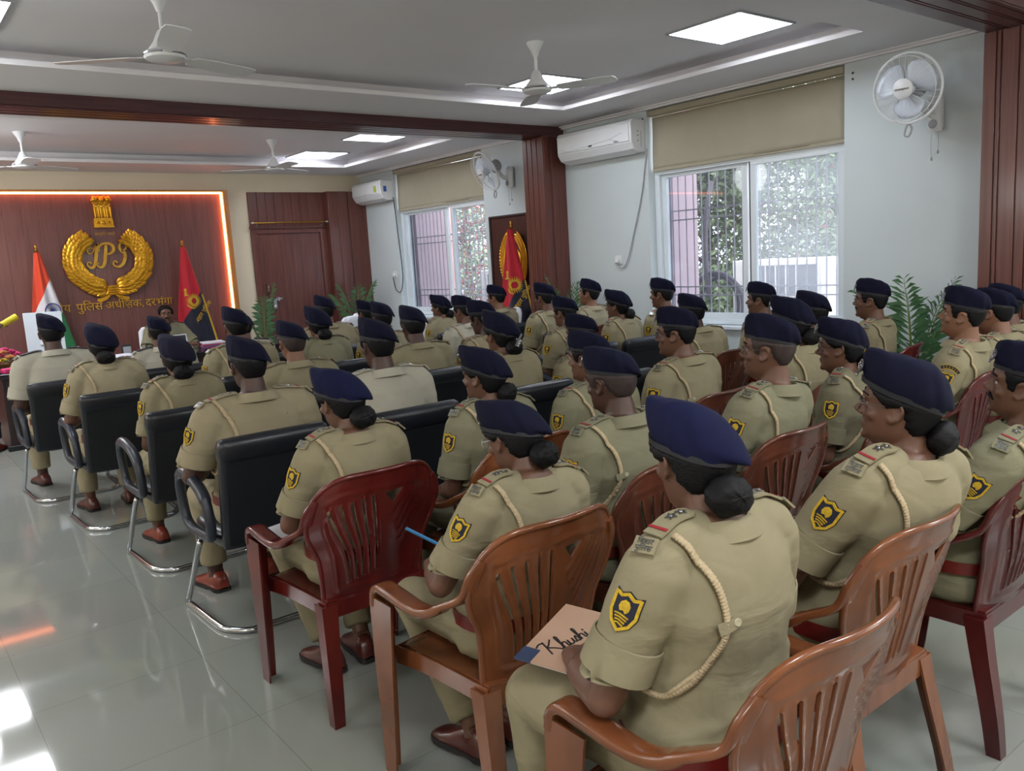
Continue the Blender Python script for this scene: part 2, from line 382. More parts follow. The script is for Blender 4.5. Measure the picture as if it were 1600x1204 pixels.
# ------------------------------------------------------------------ outside the windows
PINK = mat('pink_outer_plaster', (186, 164, 172), .8, noise=(3, .35), col2=(170, 150, 157))
OUTW = mat('white_outer_plaster', (220, 216, 214), .8, noise=(2, .35), col2=(196, 190, 188))
b = MB(); b.box(6.6, 6.98, 5.62, 5.95, -.3, 3.4); b.box(6.55, 6.98, 10.42, 10.8, -.3, 3.4); b.box(6.98, 7.3, 10.5, 11.2, -.3, 3.4)
struct('outside_wall_fin', b, PINK, smooth=0)['kind'] = 'structure'
GROUND = mat('outside_ground', (150, 140, 124), .9, noise=(2, .3), col2=(112, 110, 84))
struct('ground_outside', MB().box(6.56, 40, -10, 45, -.5, -.35), GROUND, smooth=0)['kind'] = 'structure'
b = MB(); b.box(13.2, 13.4, -2, 40, -.4, 1.15); b.box(13.15, 13.45, -2, 40, 1.15, 1.22)
struct('outside_boundary_wall', b, OUTW, smooth=0)['kind'] = 'structure'
LEAF = mat('tree_leaf', (104, 130, 92), .6, noise=(1.3, .25), col2=(146, 164, 130))
LEAF2 = mat('tree_leaf_dark', (74, 92, 62), .6, noise=(1.3, .25), col2=(112, 128, 94))
BARK = mat('tree_bark', (92, 78, 62), .9, noise=(8, .3), col2=(64, 54, 44), bump=(20, .5, .01))
REDL = mat('red_blossom', (190, 70, 66), .6, noise=(6, .3), col2=(160, 48, 50))
def tree(loc, h, rad, n, label, leaf, seed, size=.11, low=.9, red=0, spread=1.0):
    rr = random.Random(seed); t = thing('leafy_tree', label, 'tree', loc)
    b = MB(); b.tube(smoothpath([(0, 0, 0), (.05, .03, h * .3), (-.04, .08, h * .6), (.02, .02, h * .9)], 5), list(np.linspace(.11, .03, 16)), 8)
    for k in range(7):
        a = k * 2.4; z = h * (.3 + .08 * k); b.tube(smoothpath([(0, .03, z), (rad * .4 * math.cos(a), rad * .4 * math.sin(a), z + .35), (rad * .75 * math.cos(a), rad * .75 * math.sin(a), z + .55)], 4), list(np.linspace(.04, .01, 9)), 6)
    obj('trunk', b, BARK, t)
    b = MB(); cl = [(rr.gauss(0, rad * .3), rr.gauss(0, rad * .55 * spread), rr.uniform(low, h)) for _ in range(46)]
    for k in range(n):
        c = rr.choice(cl); p = Vector((c[0] + rr.gauss(0, .26), c[1] + rr.gauss(0, .26), c[2] + rr.gauss(0, .22)))
        s = size * rr.uniform(.6, 1.25); R = Matrix.Rotation(rr.uniform(0, 6.28), 4, 'Z') @ Matrix.Rotation(rr.gauss(0, .7), 4, 'X') @ Matrix.Rotation(rr.gauss(.4, .5), 4, 'Y')
        b.add([(0, 0, 0), (s * .5, s * .2, .01), (s, 0, -.02), (s * .5, -s * .2, .01)], [(0, 1, 2, 3)], 1 if rr.random() < red * .1 else 0, Matrix.Translation(p) @ R)
    obj('foliage', b, [leaf, REDL], t, smooth=0)
tree((9.9, 7.7, -.4), 4.4, 1.3, 15000, 'dark green tree outside the left half of the wide window', LEAF2, 3, .13, low=1.1)
tree((12.0, 6.9, -.4), 5.0, 1.5, 20000, 'tall pale green tree outside the dusty half of the wide window', LEAF, 5, .14, low=.9, red=.3)
tree((10.6, 14.8, -.4), 3.6, 1.1, 5000, 'small bush with red blossoms outside the far window', LEAF, 8, .13, low=.9, red=2.5)
# outdoor unit of the air conditioner on its stand, and its coiled pipe
def outdoor_unit(loc, label, w=1.15, h=.82):
    t = thing('outdoor_unit', label, 'air conditioner unit', loc)
    b = MB(); b.box(0, .34, -w / 2, w / 2, .0, h); obj('casing', b, OUTW, t, bevel=.015)
    b = MB(); b.box(-.012, .0, -w / 2 + .05, w / 2 - .2, .06, h - .06); 
    obj('coil_grille', b, mat('unit_grille_dark', (96, 96, 104), .6, noise=(30, .3), col2=(70, 70, 78)), t)
    b = MB()
    for k in range(8): b.box(-.024, -.01, -w / 2 + .05 + (w - .25) * k / 7 - .006, -w / 2 + .05 + (w - .25) * k / 7 + .006, .06, h - .06)
    for k in range(3): b.box(-.024, -.01, -w / 2 + .05, w / 2 - .2, .06 + (h - .12) * k / 2 - .006, .06 + (h - .12) * k / 2 + .006)
    obj('guard_bars', b, OUTW, t)
    b = MB()
    for y in (-w / 2 + .1, w / 2 - .1): b.box(.02, .06, y - .02, y + .02, -(loc[2] + .35), 0); b.box(.28, .32, y - .02, y + .02, -(loc[2] + .35), 0)
    obj('stand', b, STEEL, t)
outdoor_unit((8.0, 5.38, .58), 'white outdoor cooling unit standing outside the wide window')
outdoor_unit((7.6, 9.9, .62), 'outdoor cooling unit standing outside the far window', .9, .8)
b = MB()
for k, (r, dy) in enumerate(((.36, 0), (.33, .05), (.3, -.04))): b.tube([(7.62 + .03 * k, 5.9 + dy + r * math.cos(t), .93 + r * math.sin(t)) for t in np.linspace(0, 2 * PI, 40)], .022, 8)
b.tube(smoothpath([(7.62, 6.0, 1.0), (7.6, 6.02, 1.6), (7.62, 6.0, 2.0), (7.7, 5.99, 2.3)], 6), .03, 8)
b.tube(smoothpath([(7.66, 5.9, .6), (7.68, 5.85, .2), (7.7, 5.8, -.35)], 6), .022, 8)
tag(obj('coiled_pipe', b, mat('pipe_insulation', (84, 80, 90), .7, noise=(9, .3), col2=(62, 58, 66))), 'grey insulated pipe looped in a coil outside the wide window', 'pipe')

# ------------------------------------------------------------------ ceiling lights
PANEL = mat('light_panel_diffuser', (255, 255, 255), .4, emit=((240, 246, 255), 17), noise=(2, .4), col2=(250, 250, 250))
def light(x, y, label):
    t = thing('ceiling_light', label, 'ceiling light', (x, y, UPPER), group='square panel lights in the ceiling')
    b = MB(); s, q = .315, .298
    b.box(-s, s, -s, -q, -.012, 0); b.box(-s, s, q, s, -.012, 0); b.box(-s, -q, -q, q, -.012, 0); b.box(q, s, -q, q, -.012, 0)
    obj('frame', b, GREYP, t)
    obj('diffuser', MB().box(-q, q, -q, q, -.009, -.002), PANEL, t, smooth=0)
for x, y, l in ((5.02, 3.72, 'square panel light nearest the camera, above the wall fan side'), (5.02, 5.66, 'square panel light half hidden behind a ceiling fan'),
                (.56, 5.46, 'square panel light cut by the edge of the picture, above the aisle'), (5.04, 8.72, 'square panel light just beyond the wooden beam'),
                (5.04, 10.32, 'square panel light closest to the front wall')): light(x, y, l)
# more ceiling panels over the aisle and behind the camera, and unseen point lamps added to brighten ceiling and walls
for x, y in ((.56, 8.72), (.56, 10.32), (2.8, -.3), (5.0, -.3), (.2, -.3)):
    l = bpy.data.lights.new('panel_lamp', 'AREA'); l.shape = 'SQUARE'; l.size = .6; l.energy = 48; l.color = (.94, .97, 1)
    o = bpy.data.objects.new('panel_lamp', l); C.objects.link(o); o.location = (x, y, UPPER - .02)
for x, y, z, e in ((-2.2, 1.2, 2.1, 75), (-2.2, 5.2, 2.1, 75), (-2.0, 7.6, 2.1, 75), (.2, 9.0, 2.75, 40), (1.2, -2.0, 2.2, 55), (5.2, -1.9, 2.2, 55)):
    l = bpy.data.lights.new('fill_lamp', 'POINT'); l.shadow_soft_size = .3; l.energy = e; l.color = (.97, .98, 1)
    o = bpy.data.objects.new('fill_lamp', l); C.objects.link(o); o.location = (x, y, z)

# ------------------------------------------------------------------ ceiling fans
def ceiling_fan():
    t = thing('ceiling_fan', 'x', 'ceiling fan', (0, 0, 0), group='white ceiling fans')
    b = MB(); b.lathe([(.0, 0), (.062, 0), (.06, -.01), (.03, -.06), (.016, -.1), (0, -.1)], 20); obj('canopy', b, WHITE, t)
    obj('down_rod', MB().tube([(0, 0, -.06), (0, 0, -.25)], .0115, 10), WHITE, t)
    b = MB(); b.lathe([(0, -.19), (.02, -.19), (.028, -.20), (.05, -.25), (.075, -.283), (.078, -.29), (.078, -.30), (0, -.30)], 24); obj('cup', b, WHITE, t)
    b = MB(); b.lathe([(0, -.297), (.09, -.297), (.104, -.306), (.107, -.32), (.1, -.336), (.06, -.35), (0, -.353)], 28); m = obj('motor', b, WHITE, t)
    obj('trim_ring', MB().lathe([(.106, -.309), (.1105, -.313), (.1105, -.319), (.106, -.322)], 28, caps=False), CHROME, m)
    for k in range(3):
        R = Matrix.Rotation(k * 2 * PI / 3, 4, 'Z') @ Matrix.Translation((0, 0, -.322)) @ Matrix.Rotation(-.14, 4, 'X'); b = MB()
        out = [(.08, .022), (.15, .022), (.17, .055), (.3, .066), (.5, .068), (.57, .058), (.585, .03)]
        b.prism([(x, -y) for x, y in out] + [(x, y) for x, y in reversed(out)], -.0025, .0025, 0, R)
        obj('blade', b, WHITE, t)
    return t
f0 = ceiling_fan(); first = True
for x, y, rz, l in ((1.47, 4.70, .35, 'white ceiling fan nearest the camera, above the aisle'), (4.0, 4.62, 1.0, 'white ceiling fan in front of a square panel light'),
                    (1.48, 9.42, .52, 'white ceiling fan with long flat blades near the stage panel'), (3.98, 9.28, .5, 'white ceiling fan hanging in front of the wooden door')):
    if first: f0.location = (x, y, UPPER); f0.rotation_euler.z = rz; f0['label'] = l; first = False
    else: dup(f0, (x, y, UPPER), rz, l)

# ------------------------------------------------------------------ wall fans
def wall_fan(loc, n, base, label):
    """loc = centre of the blade cage, n = where it faces, base = (y, z) of the wall mount."""
    t = thing('wall_fan', label, 'wall fan', (WX, base[0], base[1])); T = Matrix.Translation((-WX, -base[0], -base[1]))
    n = Vector(n).normalized(); zx = Vector((0, 0, 1)).cross(n).normalized(); up = n.cross(zx)
    F = T @ Matrix(((zx.x, up.x, n.x, loc[0]), (zx.y, up.y, n.y, loc[1]), (zx.z, up.z, n.z, loc[2]), (0, 0, 0, 1)))
    b = MB(); R = .235
    b.tube([(R * math.cos(a), R * math.sin(a), 0) for a in np.linspace(0, 2 * PI, 49)[:-1]], .009, 8, closed=True, M=F)
    for k in range(30):
        a = 2 * PI * k / 30; c, s = math.cos(a), math.sin(a)
        for sg, d in ((1, .075), (-1, .085)): b.tube([(R * c, R * s, 0), (R * .9 * c, R * .9 * s, sg * d * .75), (R * .25 * c, R * .25 * s, sg * d)], .0012, 4, M=F)
    for sg in (.075, .06):
        rr = R * (.25 if sg > .07 else .92); b.tube([(rr * math.cos(a), rr * math.sin(a), sg) for a in np.linspace(0, 2 * PI, 33)[:-1]], .0025, 5, closed=True, M=F)
    obj('guard', b, WHITE, t)
    b = MB(); b.lathe([(0, .07), (.068, .07), (.07, .078), (.06, .086), (0, .09)], 24, M=F); hub = obj('badge', b, WHITE, t)
    obj('badge_lettering', text_mb('crompton', .024, .001, F @ Matrix.Translation((0, -.006, .0905))), BLACKP, hub, smooth=0)
    b = MB()
    for k in range(3):
        a0 = k * 2 * PI / 3 + .55; P = []
        for i in range(7):
            r = .04 + .165 * i / 6; wd = (.6, .74, .84, .88, .86, .76, .4)[i]
            P.append([(r * math.cos(a0 + q * wd), r * math.sin(a0 + q * wd), .028 * q) for q in np.linspace(-1, 1, 9)])
        b.grid(P, M=F)
    b.lathe([(0, -.03), (.045, -.03), (.045, .035), (.03, .05), (0, .05)], 16, M=F)
    o = obj('blade_set', b, mat('pale_fan_blade', (206, 214, 226), .3, noise=(3, .4), col2=(196, 205, 219)), t); s = o.modifiers.new('solid', 'SOLIDIFY'); s.thickness = .002
    b = MB(); b.lathe([(0, -.2), (.05, -.195), (.072, -.17), (.075, -.1), (.06, -.085), (0, -.08)], 20, M=F); obj('motor', b, GREYP, t)
    q0 = F @ Vector((0, -.03, -.15)); b = MB(); b.tube(smoothpath([q0, q0 + Vector((.05, 0, -.09)), Vector((-.07, 0, -.01)), Vector((-.03, 0, 0))], 5), .024, 8); obj('arm', b, WHITE, t)
    b = MB(); b.tube(smoothpath([(-.035, 0, .13), (-.045, 0, .07), (-.05, 0, -.04), (-.045, 0, -.11)], 4), [(.045, .03)] * 2 + [(.055, .04)] * 9 + [(.05, .03)] * 2, 14, up=(1, 0, 0)); m = obj('mount', b, WHITE, t)
    b = MB(); b.tube([(-.092, 0, -.05 + 0)], .03, 3) if 0 else b.lathe([(.026, 0), (.032, .004), (.026, .008)], 20, M=Matrix.Translation((-.09, 0, -.06)) @ rot_to((-1, 0, 0)), caps=True); obj('speed_dial', b, GREYP, m)
    b = MB()
    for dy in (-.02, .025): b.tube(smoothpath([(-.05, dy, -.12), (-.052, dy * 1.2, -.2), (-.05, dy, -.27 - dy)], 4), .0018, 5); b.ball((-.05, dy, -.275 - dy), (.008, .008, .014), 8)
    obj('pull_cord', b, GREYP, t)
    q = F @ Vector((0, -R, 0)); b = MB(); b.tube(smoothpath([q, q + Vector((0, .02, -.03)), q + Vector((0, .03, -.08)), q + Vector((0, .0, -.09)), q + Vector((0, -.02, -.04)), q], 4), .007, 6); obj('cage_clip', b, GREYP, t)
wall_fan((5.97, 2.94, 2.60), (-.97, -.05, -.14), (2.87, 2.42), 'white wall fan between the wide window and the nearer wooden pillar')
wall_fan((5.97, 7.88, 2.60), (-.83, .16, -.42), (7.80, 2.52), 'white wall fan tilted downward between the far window and the wooden pillar')

# ------------------------------------------------------------------ split air conditioners
def ac(y0, y1, z0, z1, label, sticker):
    t = thing('air_conditioner', label, 'air conditioner', (WX, (y0 + y1) / 2, z0)); L = (y1 - y0) / 2; h = z1 - z0
    prof = [(0, .0), (-.10, 0), (-.17, .03), (-.21, .09), (-.215, h - .03), (-.19, h), (0, h)]
    b = MB(); b.loft([[(x, y, z) for x, z in prof] for y in (-L, L)]); bd = obj('body', b, WHITE, t, bevel=.012, smooth=30)
    b = MB(); b.loft([[(-.2165 - d, y, z) for d, z in ((0, .10), (.006, .105), (.006, h - .04), (0, h - .035))] for y in (-L + .02, L - .02)]); obj('front_panel', b, WHITE, t, bevel=.003)
    b = MB(); b.strip([(-.128, -L + .06, .010), (-.128, L - .06, .010)], .09, .006, (.45, 0, .9)); obj('flap', b, WHITE, t)
    b = MB()
    for k in range(5): b.box(-.17, -.05, -L + .08 + k * (2 * L - .16) / 5, -L + .06 + (k + 1) * (2 * L - .16) / 5, h - .001, h + .004)
    obj('vent', b, BLACKP, t)
    b = MB(); xx = -.224
    if sticker:
        b.box(xx, xx + .002, -L + .1, -L + .17, .12, .21); b.box(xx - .0005, xx + .002, -L + .11, -L + .16, .125, .16)
        o = obj('energy_sticker', b, mat('sticker_yellow', (222, 216, 70), .5, noise=(30, .3), col2=(80, 150, 70)), t, smooth=0)
        b = MB(); b.box(-.16, -.11, -L - .002, -L, .12, .2); b.box(-.16, -.11, -L - .0025, -L, .13, .18); obj('blue_sticker', b, mat('sticker_blue', (52, 84, 160), .5, noise=(30, .3), col2=(90, 120, 190)), t, smooth=0)
        b = MB(); b.box(xx, xx + .002, -.02, .03, .05 + .06, .118); obj('name_badge', b, GREYP, t, smooth=0)
    else:
        for a, c in (((-.25, .15), (-.42, .19)), ((-.25, .15), (-.4, .11)), ((-.25, .15), (.35, .11)), ((.35, .11), (.5, .15)), ((.35, .11), (.48, .07 + .045))):
            b.tube([(xx + .001, a[0], a[1]), (xx + .001, c[0], c[1])], .002, 5)
        obj('panel_line', b, GREYP, t)
        b = MB(); b.ball((xx, .02, .125), (.002, .032, .011), 12); b.box(xx, xx + .002, -L + .16, -L + .22, .1 + .012, .122); obj('name_badge', b, mat('badge_grey', (70, 74, 84), .3, noise=(9, .3), col2=(90, 94, 104)), t)
        b = MB()
        for z in (.1, .15, .19): b.box(-.12, -.1, -L - .002, -L, z, z + .014)
        b.box(-.07, -.064, -L - .002, -L, .05, .2); obj('side_label', b, GREYP, t, smooth=0)
ac(5.69, 6.76, 2.54, 2.85, 'white split air conditioner beside the wooden pillar and the wide window', False)
ac(10.57, 11.42, 2.51, 2.80, 'white split air conditioner with yellow sticker in the far corner', True)
def cable(pts, label, m, plate):
    b = MB(); b.tube(smoothpath(pts, 8), .0065, 6); tag(obj('power_cable', b, m), label, 'cable')
    s = thing('wall_socket', label.replace('cable', 'socket').split(' hanging')[0] + ' plugged into it', 'socket', (WX, plate[0], plate[1]))
    obj('plate', MB().box(-.012, 0, -.045, .045, -.045, .045), WHITE, s, bevel=.004)
    obj('plug', MB().box(-.05, -.012, -.02, .02, -.03, .015), WHITE, s, bevel=.006)
cable([(6.285, 5.66, 2.57), (6.288, 5.70, 2.4), (6.288, 5.76, 2.12), (6.285, 5.88, 1.75), (6.28, 5.97, 1.5), (6.28, 6.04, 1.42), (6.27, 6.1, 1.43), (6.26, 6.13, 1.47)], 'grey cable hanging from the air conditioner beside the wide window', GREYP, (6.11, 1.50))
cable([(6.28, 10.55, 2.55), (6.285, 10.53, 2.3), (6.285, 10.49, 1.9), (6.285, 10.46, 1.45), (6.28, 10.5, 1.24), (6.28, 10.58, 1.18), (6.28, 10.68, 1.23), (6.26, 10.70, 1.4)], 'black cable hanging in a loop from the far air conditioner', BLACKP, (10.69, 1.45))
for y, z, l in ((3.53, 2.85, 'two small dark wall holes beside the top of the wide blind'), (5.66 + .06, 2.86, 'two small dark wall holes beside the air conditioner near the wide blind')):
    b = MB()
    for k in (0, 1): b.lathe([(.009, 0), (.009, .004)], 10, M=Matrix.Translation((WX, y, z - .045 * k)) @ rot_to((-1, 0, 0)))
    tag(obj('wall_plug', b, BLACKP), l, 'wall plug')

# ------------------------------------------------------------------ daylight
wd = bpy.data.worlds.new('sky'); bpy.context.scene.world = wd; wd.use_nodes = True; nt = wd.node_tree
bg = nt.nodes['Background']; sk = nt.nodes.new('ShaderNodeTexSky'); sk.sky_type = 'NISHITA'; sk.sun_disc = False; sk.sun_elevation = math.radians(48); sk.sun_rotation = math.radians(200); sk.air_density = 1.2; sk.dust_density = 5; sk.ozone_density = 1
mx = nt.nodes.new('ShaderNodeMix'); mx.data_type = 'RGBA'; mx.inputs[0].default_value = .55; mx.inputs[7].default_value = (6.5, 6.6, 7.2, 1)
nt.links.new(sk.outputs[0], mx.inputs[6]); nt.links.new(mx.outputs[2], bg.inputs[0]); bg.inputs[1].default_value = .75
su = bpy.data.lights.new('sun', 'SUN'); su.energy = 5; su.angle = .2; su.color = (1, .95, .88); so = bpy.data.objects.new('sun', su); C.objects.link(so); so.rotation_euler = Vector((.5, .25, -.83)).to_track_quat('-Z', 'Y').to_euler(); so.location = (20, -5, 20)
# ------------------------------------------------------------------ chairs
def evaluated(o):
    dg = bpy.context.evaluated_depsgraph_get(); dg.update()
    return bpy.data.meshes.new_from_object(o.evaluated_get(dg))
def grain(name, c1, c2, rough=.22):
    """moulded plastic with swirling wood-like marbling."""
    return mat(name, c1, rough, noise=(3.2, .2, 1.6), col2=c2, stretch=(1, 1, .45), coat=.25, bump=(90, .02, .001))
MAROON = grain('maroon_plastic', (96, 28, 24), (66, 16, 16))
TAN = grain('tan_plastic', (126, 74, 43), (88, 48, 28))
BROWN = grain('brown_plastic', (98, 54, 39), (68, 35, 27))
DARKM = grain('dark_maroon_plastic', (84, 26, 26), (58, 16, 18))

def back_pt(u, v):
    """backrest surface of the plastic chair: u -1..1 across, v 0..1 up."""
    z = .40 + .485 * v
    top = .012 - .075 * abs(u) ** 5 * v ** 2
    hw = float(np.interp(v, [0, .15, .3, .42, .5, .58, .66, .75, .85, .93, 1], [.195, .200, .206, .214, .228, .246, .258, .262, .258, .25, .236]))
    y = -.195 - .135 * v ** 1.15 + .085 * abs(u) ** 2.2 * (.35 + .65 * v)
    return Vector((u * hw, y, z + top - .02 * (1 - v)))
def plastic_parts(m):
    parts = []
    # ---- backrest: a curved shell with holes cut by the slot outlines
    def in_poly(p, poly):
        x, y = p; c = False; n = len(poly)
        for i in range(n):
            (x1, y1), (x2, y2) = poly[i], poly[i - 1]
            if (y1 > y) != (y2 > y) and x < (x2 - x1) * (y - y1) / (y2 - y1) + x1: c = not c
        return c
    NU, NV = 132, 108
    holes = []
    for k in range(5):      # curved through slots on the left half
        c = []
        for i in range(25):
            t = i / 24; v = .20 + .58 * t + .012 * k; c.append((-.54 + .124 * k - .20 * t ** 1.6 * (1 - .12 * k), v))
        w = .021
        holes.append([(a - w, b) for a, b in c] + [(a + w, b) for a, b in reversed(c)])
    holes.append([(.03, .83), (.33, .84), (.17, .735)])    # small triangle, upper right
    def lift(u, v):      # raised ribs and panel border (height out of the surface, towards the back)
        h = 0.0
        bu, bv = .80 - .04 * (1 - v), None
        d = min(abs(abs(u) - bu), 9) * .25 if .14 < v < .88 else 9
        dv = min(abs(v - .14), abs(v - .88 + .05 * u * u)) * .485 if abs(u) < bu else 9
        h += .0045 * math.exp(-(min(d, dv) / .006) ** 2)
        for k in range(5):
            u0, v0 = .36 + .085 * k, .82 - .012 * k; u1, v1 = .15 + .075 * k, .66 - .065 * k
            t = max(0, min(1, ((u - u0) * (u1 - u0) * .06 + (v - v0) * (v1 - v0) * .235) / ((u1 - u0) ** 2 * .06 + (v1 - v0) ** 2 * .235)))
            dd = math.hypot((u - u0 - (u1 - u0) * t) * .25, (v - v0 - (v1 - v0) * t) * .485)
            h += .005 * math.exp(-(dd / .006) ** 2)
        for hp in holes:
            if len(hp) > 5:
                md = min(abs(u - hp[i][0]) * .25 for i in range(0, 25) if abs(hp[i][1] - v) < .02) if any(abs(hp[i][1] - v) < .02 for i in range(25)) else 9
                md2 = min(abs(u - hp[49 - i][0]) * .25 for i in range(0, 25) if abs(hp[i][1] - v) < .02) if any(abs(hp[i][1] - v) < .02 for i in range(25)) else 9
                h += .004 * math.exp(-(min(md, md2) / .004) ** 2)
        return h
    from mathutils.geometry import delaunay_2d_cdt
    pts = [(-1 + 2 * i / 64, j / 54) for i in range(65) for j in range(55)]; edges = []
    smooth_holes = []
    for h in holes:
        if len(h) > 5:      # rounded slot ends
            n_ = len(h) // 2; a_, b_ = h[:n_], h[n_:]
            def cap(p, q, sg): 
                mx, my = (p[0] + q[0]) / 2, p[1]; r_ = abs(p[0] - q[0]) / 2
                return [(mx + r_ * math.cos(t) * sg, my + sg * .5 * r_ * math.sin(t)) for t in np.linspace(0, PI, 7)[1:-1]]
            h = a_ + [(x, y) for x, y in cap(a_[-1], b_[0], 1)][::-1] + b_ + [(x, y) for x, y in cap(b_[-1], a_[0], -1)][::-1]
        smooth_holes.append(h)
    pts = [p for p in pts if abs(p[0]) == 1 or p[1] in (0, 1) or all(min((p[0] - q[0]) ** 2 * .06 + (p[1] - q[1]) ** 2 * .235 for q in h) > 1.6e-5 for h in smooth_holes)]
    for h in smooth_holes:
        o_ = len(pts); pts += h; edges += [(o_ + i, o_ + (i + 1) % len(h)) for i in range(len(h))]
    v2, _, f2, _, _, _ = delaunay_2d_cdt([Vector(p) for p in pts], edges, [], 0, 1e-7)
    V = [tuple(back_pt(u, v) + Vector((0, -1, .25)).normalized() * lift(u, v)) for u, v in v2]
    F = []
    for f in f2:
        c = (sum(v2[i][0] for i in f) / len(f), sum(v2[i][1] for i in f) / len(f))
        if not any(in_poly(c, h) for h in smooth_holes): F.append(tuple(f))
    b = MB(); b.add(V, F)
    me = b.mesh('back', m, 60); o = link('tmp', me); s = o.modifiers.new('s', 'SOLIDIFY'); s.thickness = .007; s.offset = 0
    bm2 = evaluated(o); bpy.data.objects.remove(o); shade(bm2, 50)
    rim = MB(); e = [back_pt(-1, t) for t in np.linspace(0, 1, 20)] + [back_pt(u, 1) for u in np.linspace(-.95, .95, 24)] + [back_pt(1, t) for t in np.linspace(1, 0, 20)]
    rim.tube(e, .0095, 8)
    parts.append(('backrest', bm2)); parts.append(('back_rim', rim.mesh('rim', m, 60)))
    # ---- seat with a skirt
    b = MB(); hw, n = .225, 15; P = []
    for i in range(n):
        u = -1 + 2 * i / (n - 1); row = []
        for j in range(n):
            v = j / (n - 1); y = -.20 + .43 * v; w = (.20 + .035 * v)
            z = .432 - .018 * (1 - u * u) * (1 - (2 * v - .9) ** 2) + (-.02 * max(0, (v - .85) / .15) ** 2)
            row.append((u * w, y + .012 * (1 - u * u) * v, z))
        P.append(row)
    b.grid(P); me = b.mesh('seat', m, 60); o = link('tmp', me); s = o.modifiers.new('s', 'SOLIDIFY'); s.thickness = .008; sm = evaluated(o); bpy.data.objects.remove(o); shade(sm, 50)
    parts.append(('seat', sm))
    b = MB()
    for sx in (-1, 1):
        b.strip(smoothpath([(sx * .205, -.20, .405), (sx * .222, -.05, .412), (sx * .235, .10, .41), (sx * .243, .23, .395)], 5), .006, .055, (0, 0, 1))
    b.strip(smoothpath([(-.238, .232, .395), (0, .245, .405), (.238, .232, .395)], 6), .006, .05); b.strip([(-.2, -.2, .40), (.2, -.2, .40)], .006, .06)
    parts.append(('seat_skirt', b.mesh('skirt', m, 60)))
    # ---- arms flowing from the back rim, front legs, rear legs
    for sx in (-1, 1):
        b = MB()
        pts = smoothpath([back_pt(sx * .95, .96) + Vector((0, -.003, 0)), back_pt(sx * .985, .86), back_pt(sx, .72) + Vector((0, .012, 0)), (sx * .279, -.135, .678), (sx * .288, -.075, .645), (sx * .29, 0, .631), (sx * .288, .12, .637), (sx * .284, .195, .638), (sx * .28, .232, .618), (sx * .276, .245, .575)], 6)
        N = len(pts); wd = list(np.interp(np.linspace(0, 1, N), [0, .12, .3, .5, .6, .8, 1], [.012, .022, .026, .028, .031, .031, .034]))
        ups = [Vector((sx * (.9 if i < N * .25 else .9 - .9 * min(1, (i - N * .25) / (N * .2))), .25 if i < N * .6 else 0, .3 + i / N)).normalized() for i in range(N)]
        rings = []
        for i in range(N):
            t = (pts[min(i + 1, N - 1)] - pts[max(i - 1, 0)]).normalized()
            k = min(1, i / N / .4); w3 = Vector((sx, .45 * (1 - k), 0)); w3 = (w3 - t * w3.dot(t)).normalized(); u3 = t.cross(w3)
            rings.append([tuple(pts[i] + w3 * (wd[i] * math.copysign(abs(math.cos(a)) ** .45, math.cos(a))) + u3 * ((.0105 if i < N * .35 else .014) * math.copysign(abs(math.sin(a)) ** .45, math.sin(a)))) for a in (2 * PI * q / 14 for q in range(14))])
        b.loft(rings); parts.append(('armrest', b.mesh('arm', m, 60)))
        def leg(path, w0, w1, d0, d1, inx, iny):     # angle-section leg: two flanges
            b = MB(); N = len(path); R = []
            for i, p in enumerate(path):
                t = i / (N - 1); w = w0 + (w1 - w0) * t; d = d0 + (d1 - d0) * t; p = Vector(p); th = .007
                q = [(0, 0), (inx * w, 0), (inx * w, iny * th), (inx * th, iny * th), (inx * th, iny * d), (0, iny * d)]
                R.append([tuple(p + Vector((x, y, 0))) for x, y in q])
            b.loft(R); return b
        parts.append(('leg', leg(smoothpath([(sx * .306, .256, .60), (sx * .302, .262, .4), (sx * .295, .268, .2), (sx * .292, .272, 0)], 4), .08, .05, .13, .062, -sx, -1).mesh('leg', m, 30)))
        parts.append(('leg', leg(smoothpath([(sx * .225, -.205, .42), (sx * .232, -.225, .3), (sx * .245, -.26, .12), (sx * .25, -.275, 0)], 4), .062, .04, .062, .042, -sx, 1).mesh('leg', m, 30)))
    return parts
PLASTIC = {}
def plastic_chair(colour, loc, rz, label):
    if colour.name not in PLASTIC: PLASTIC[colour.name] = plastic_parts(colour)
    t = thing('plastic_armchair', label, 'chair', loc, rz, 'moulded plastic armchairs')
    for n, me in PLASTIC[colour.name]: link(n, me, t)
    return t

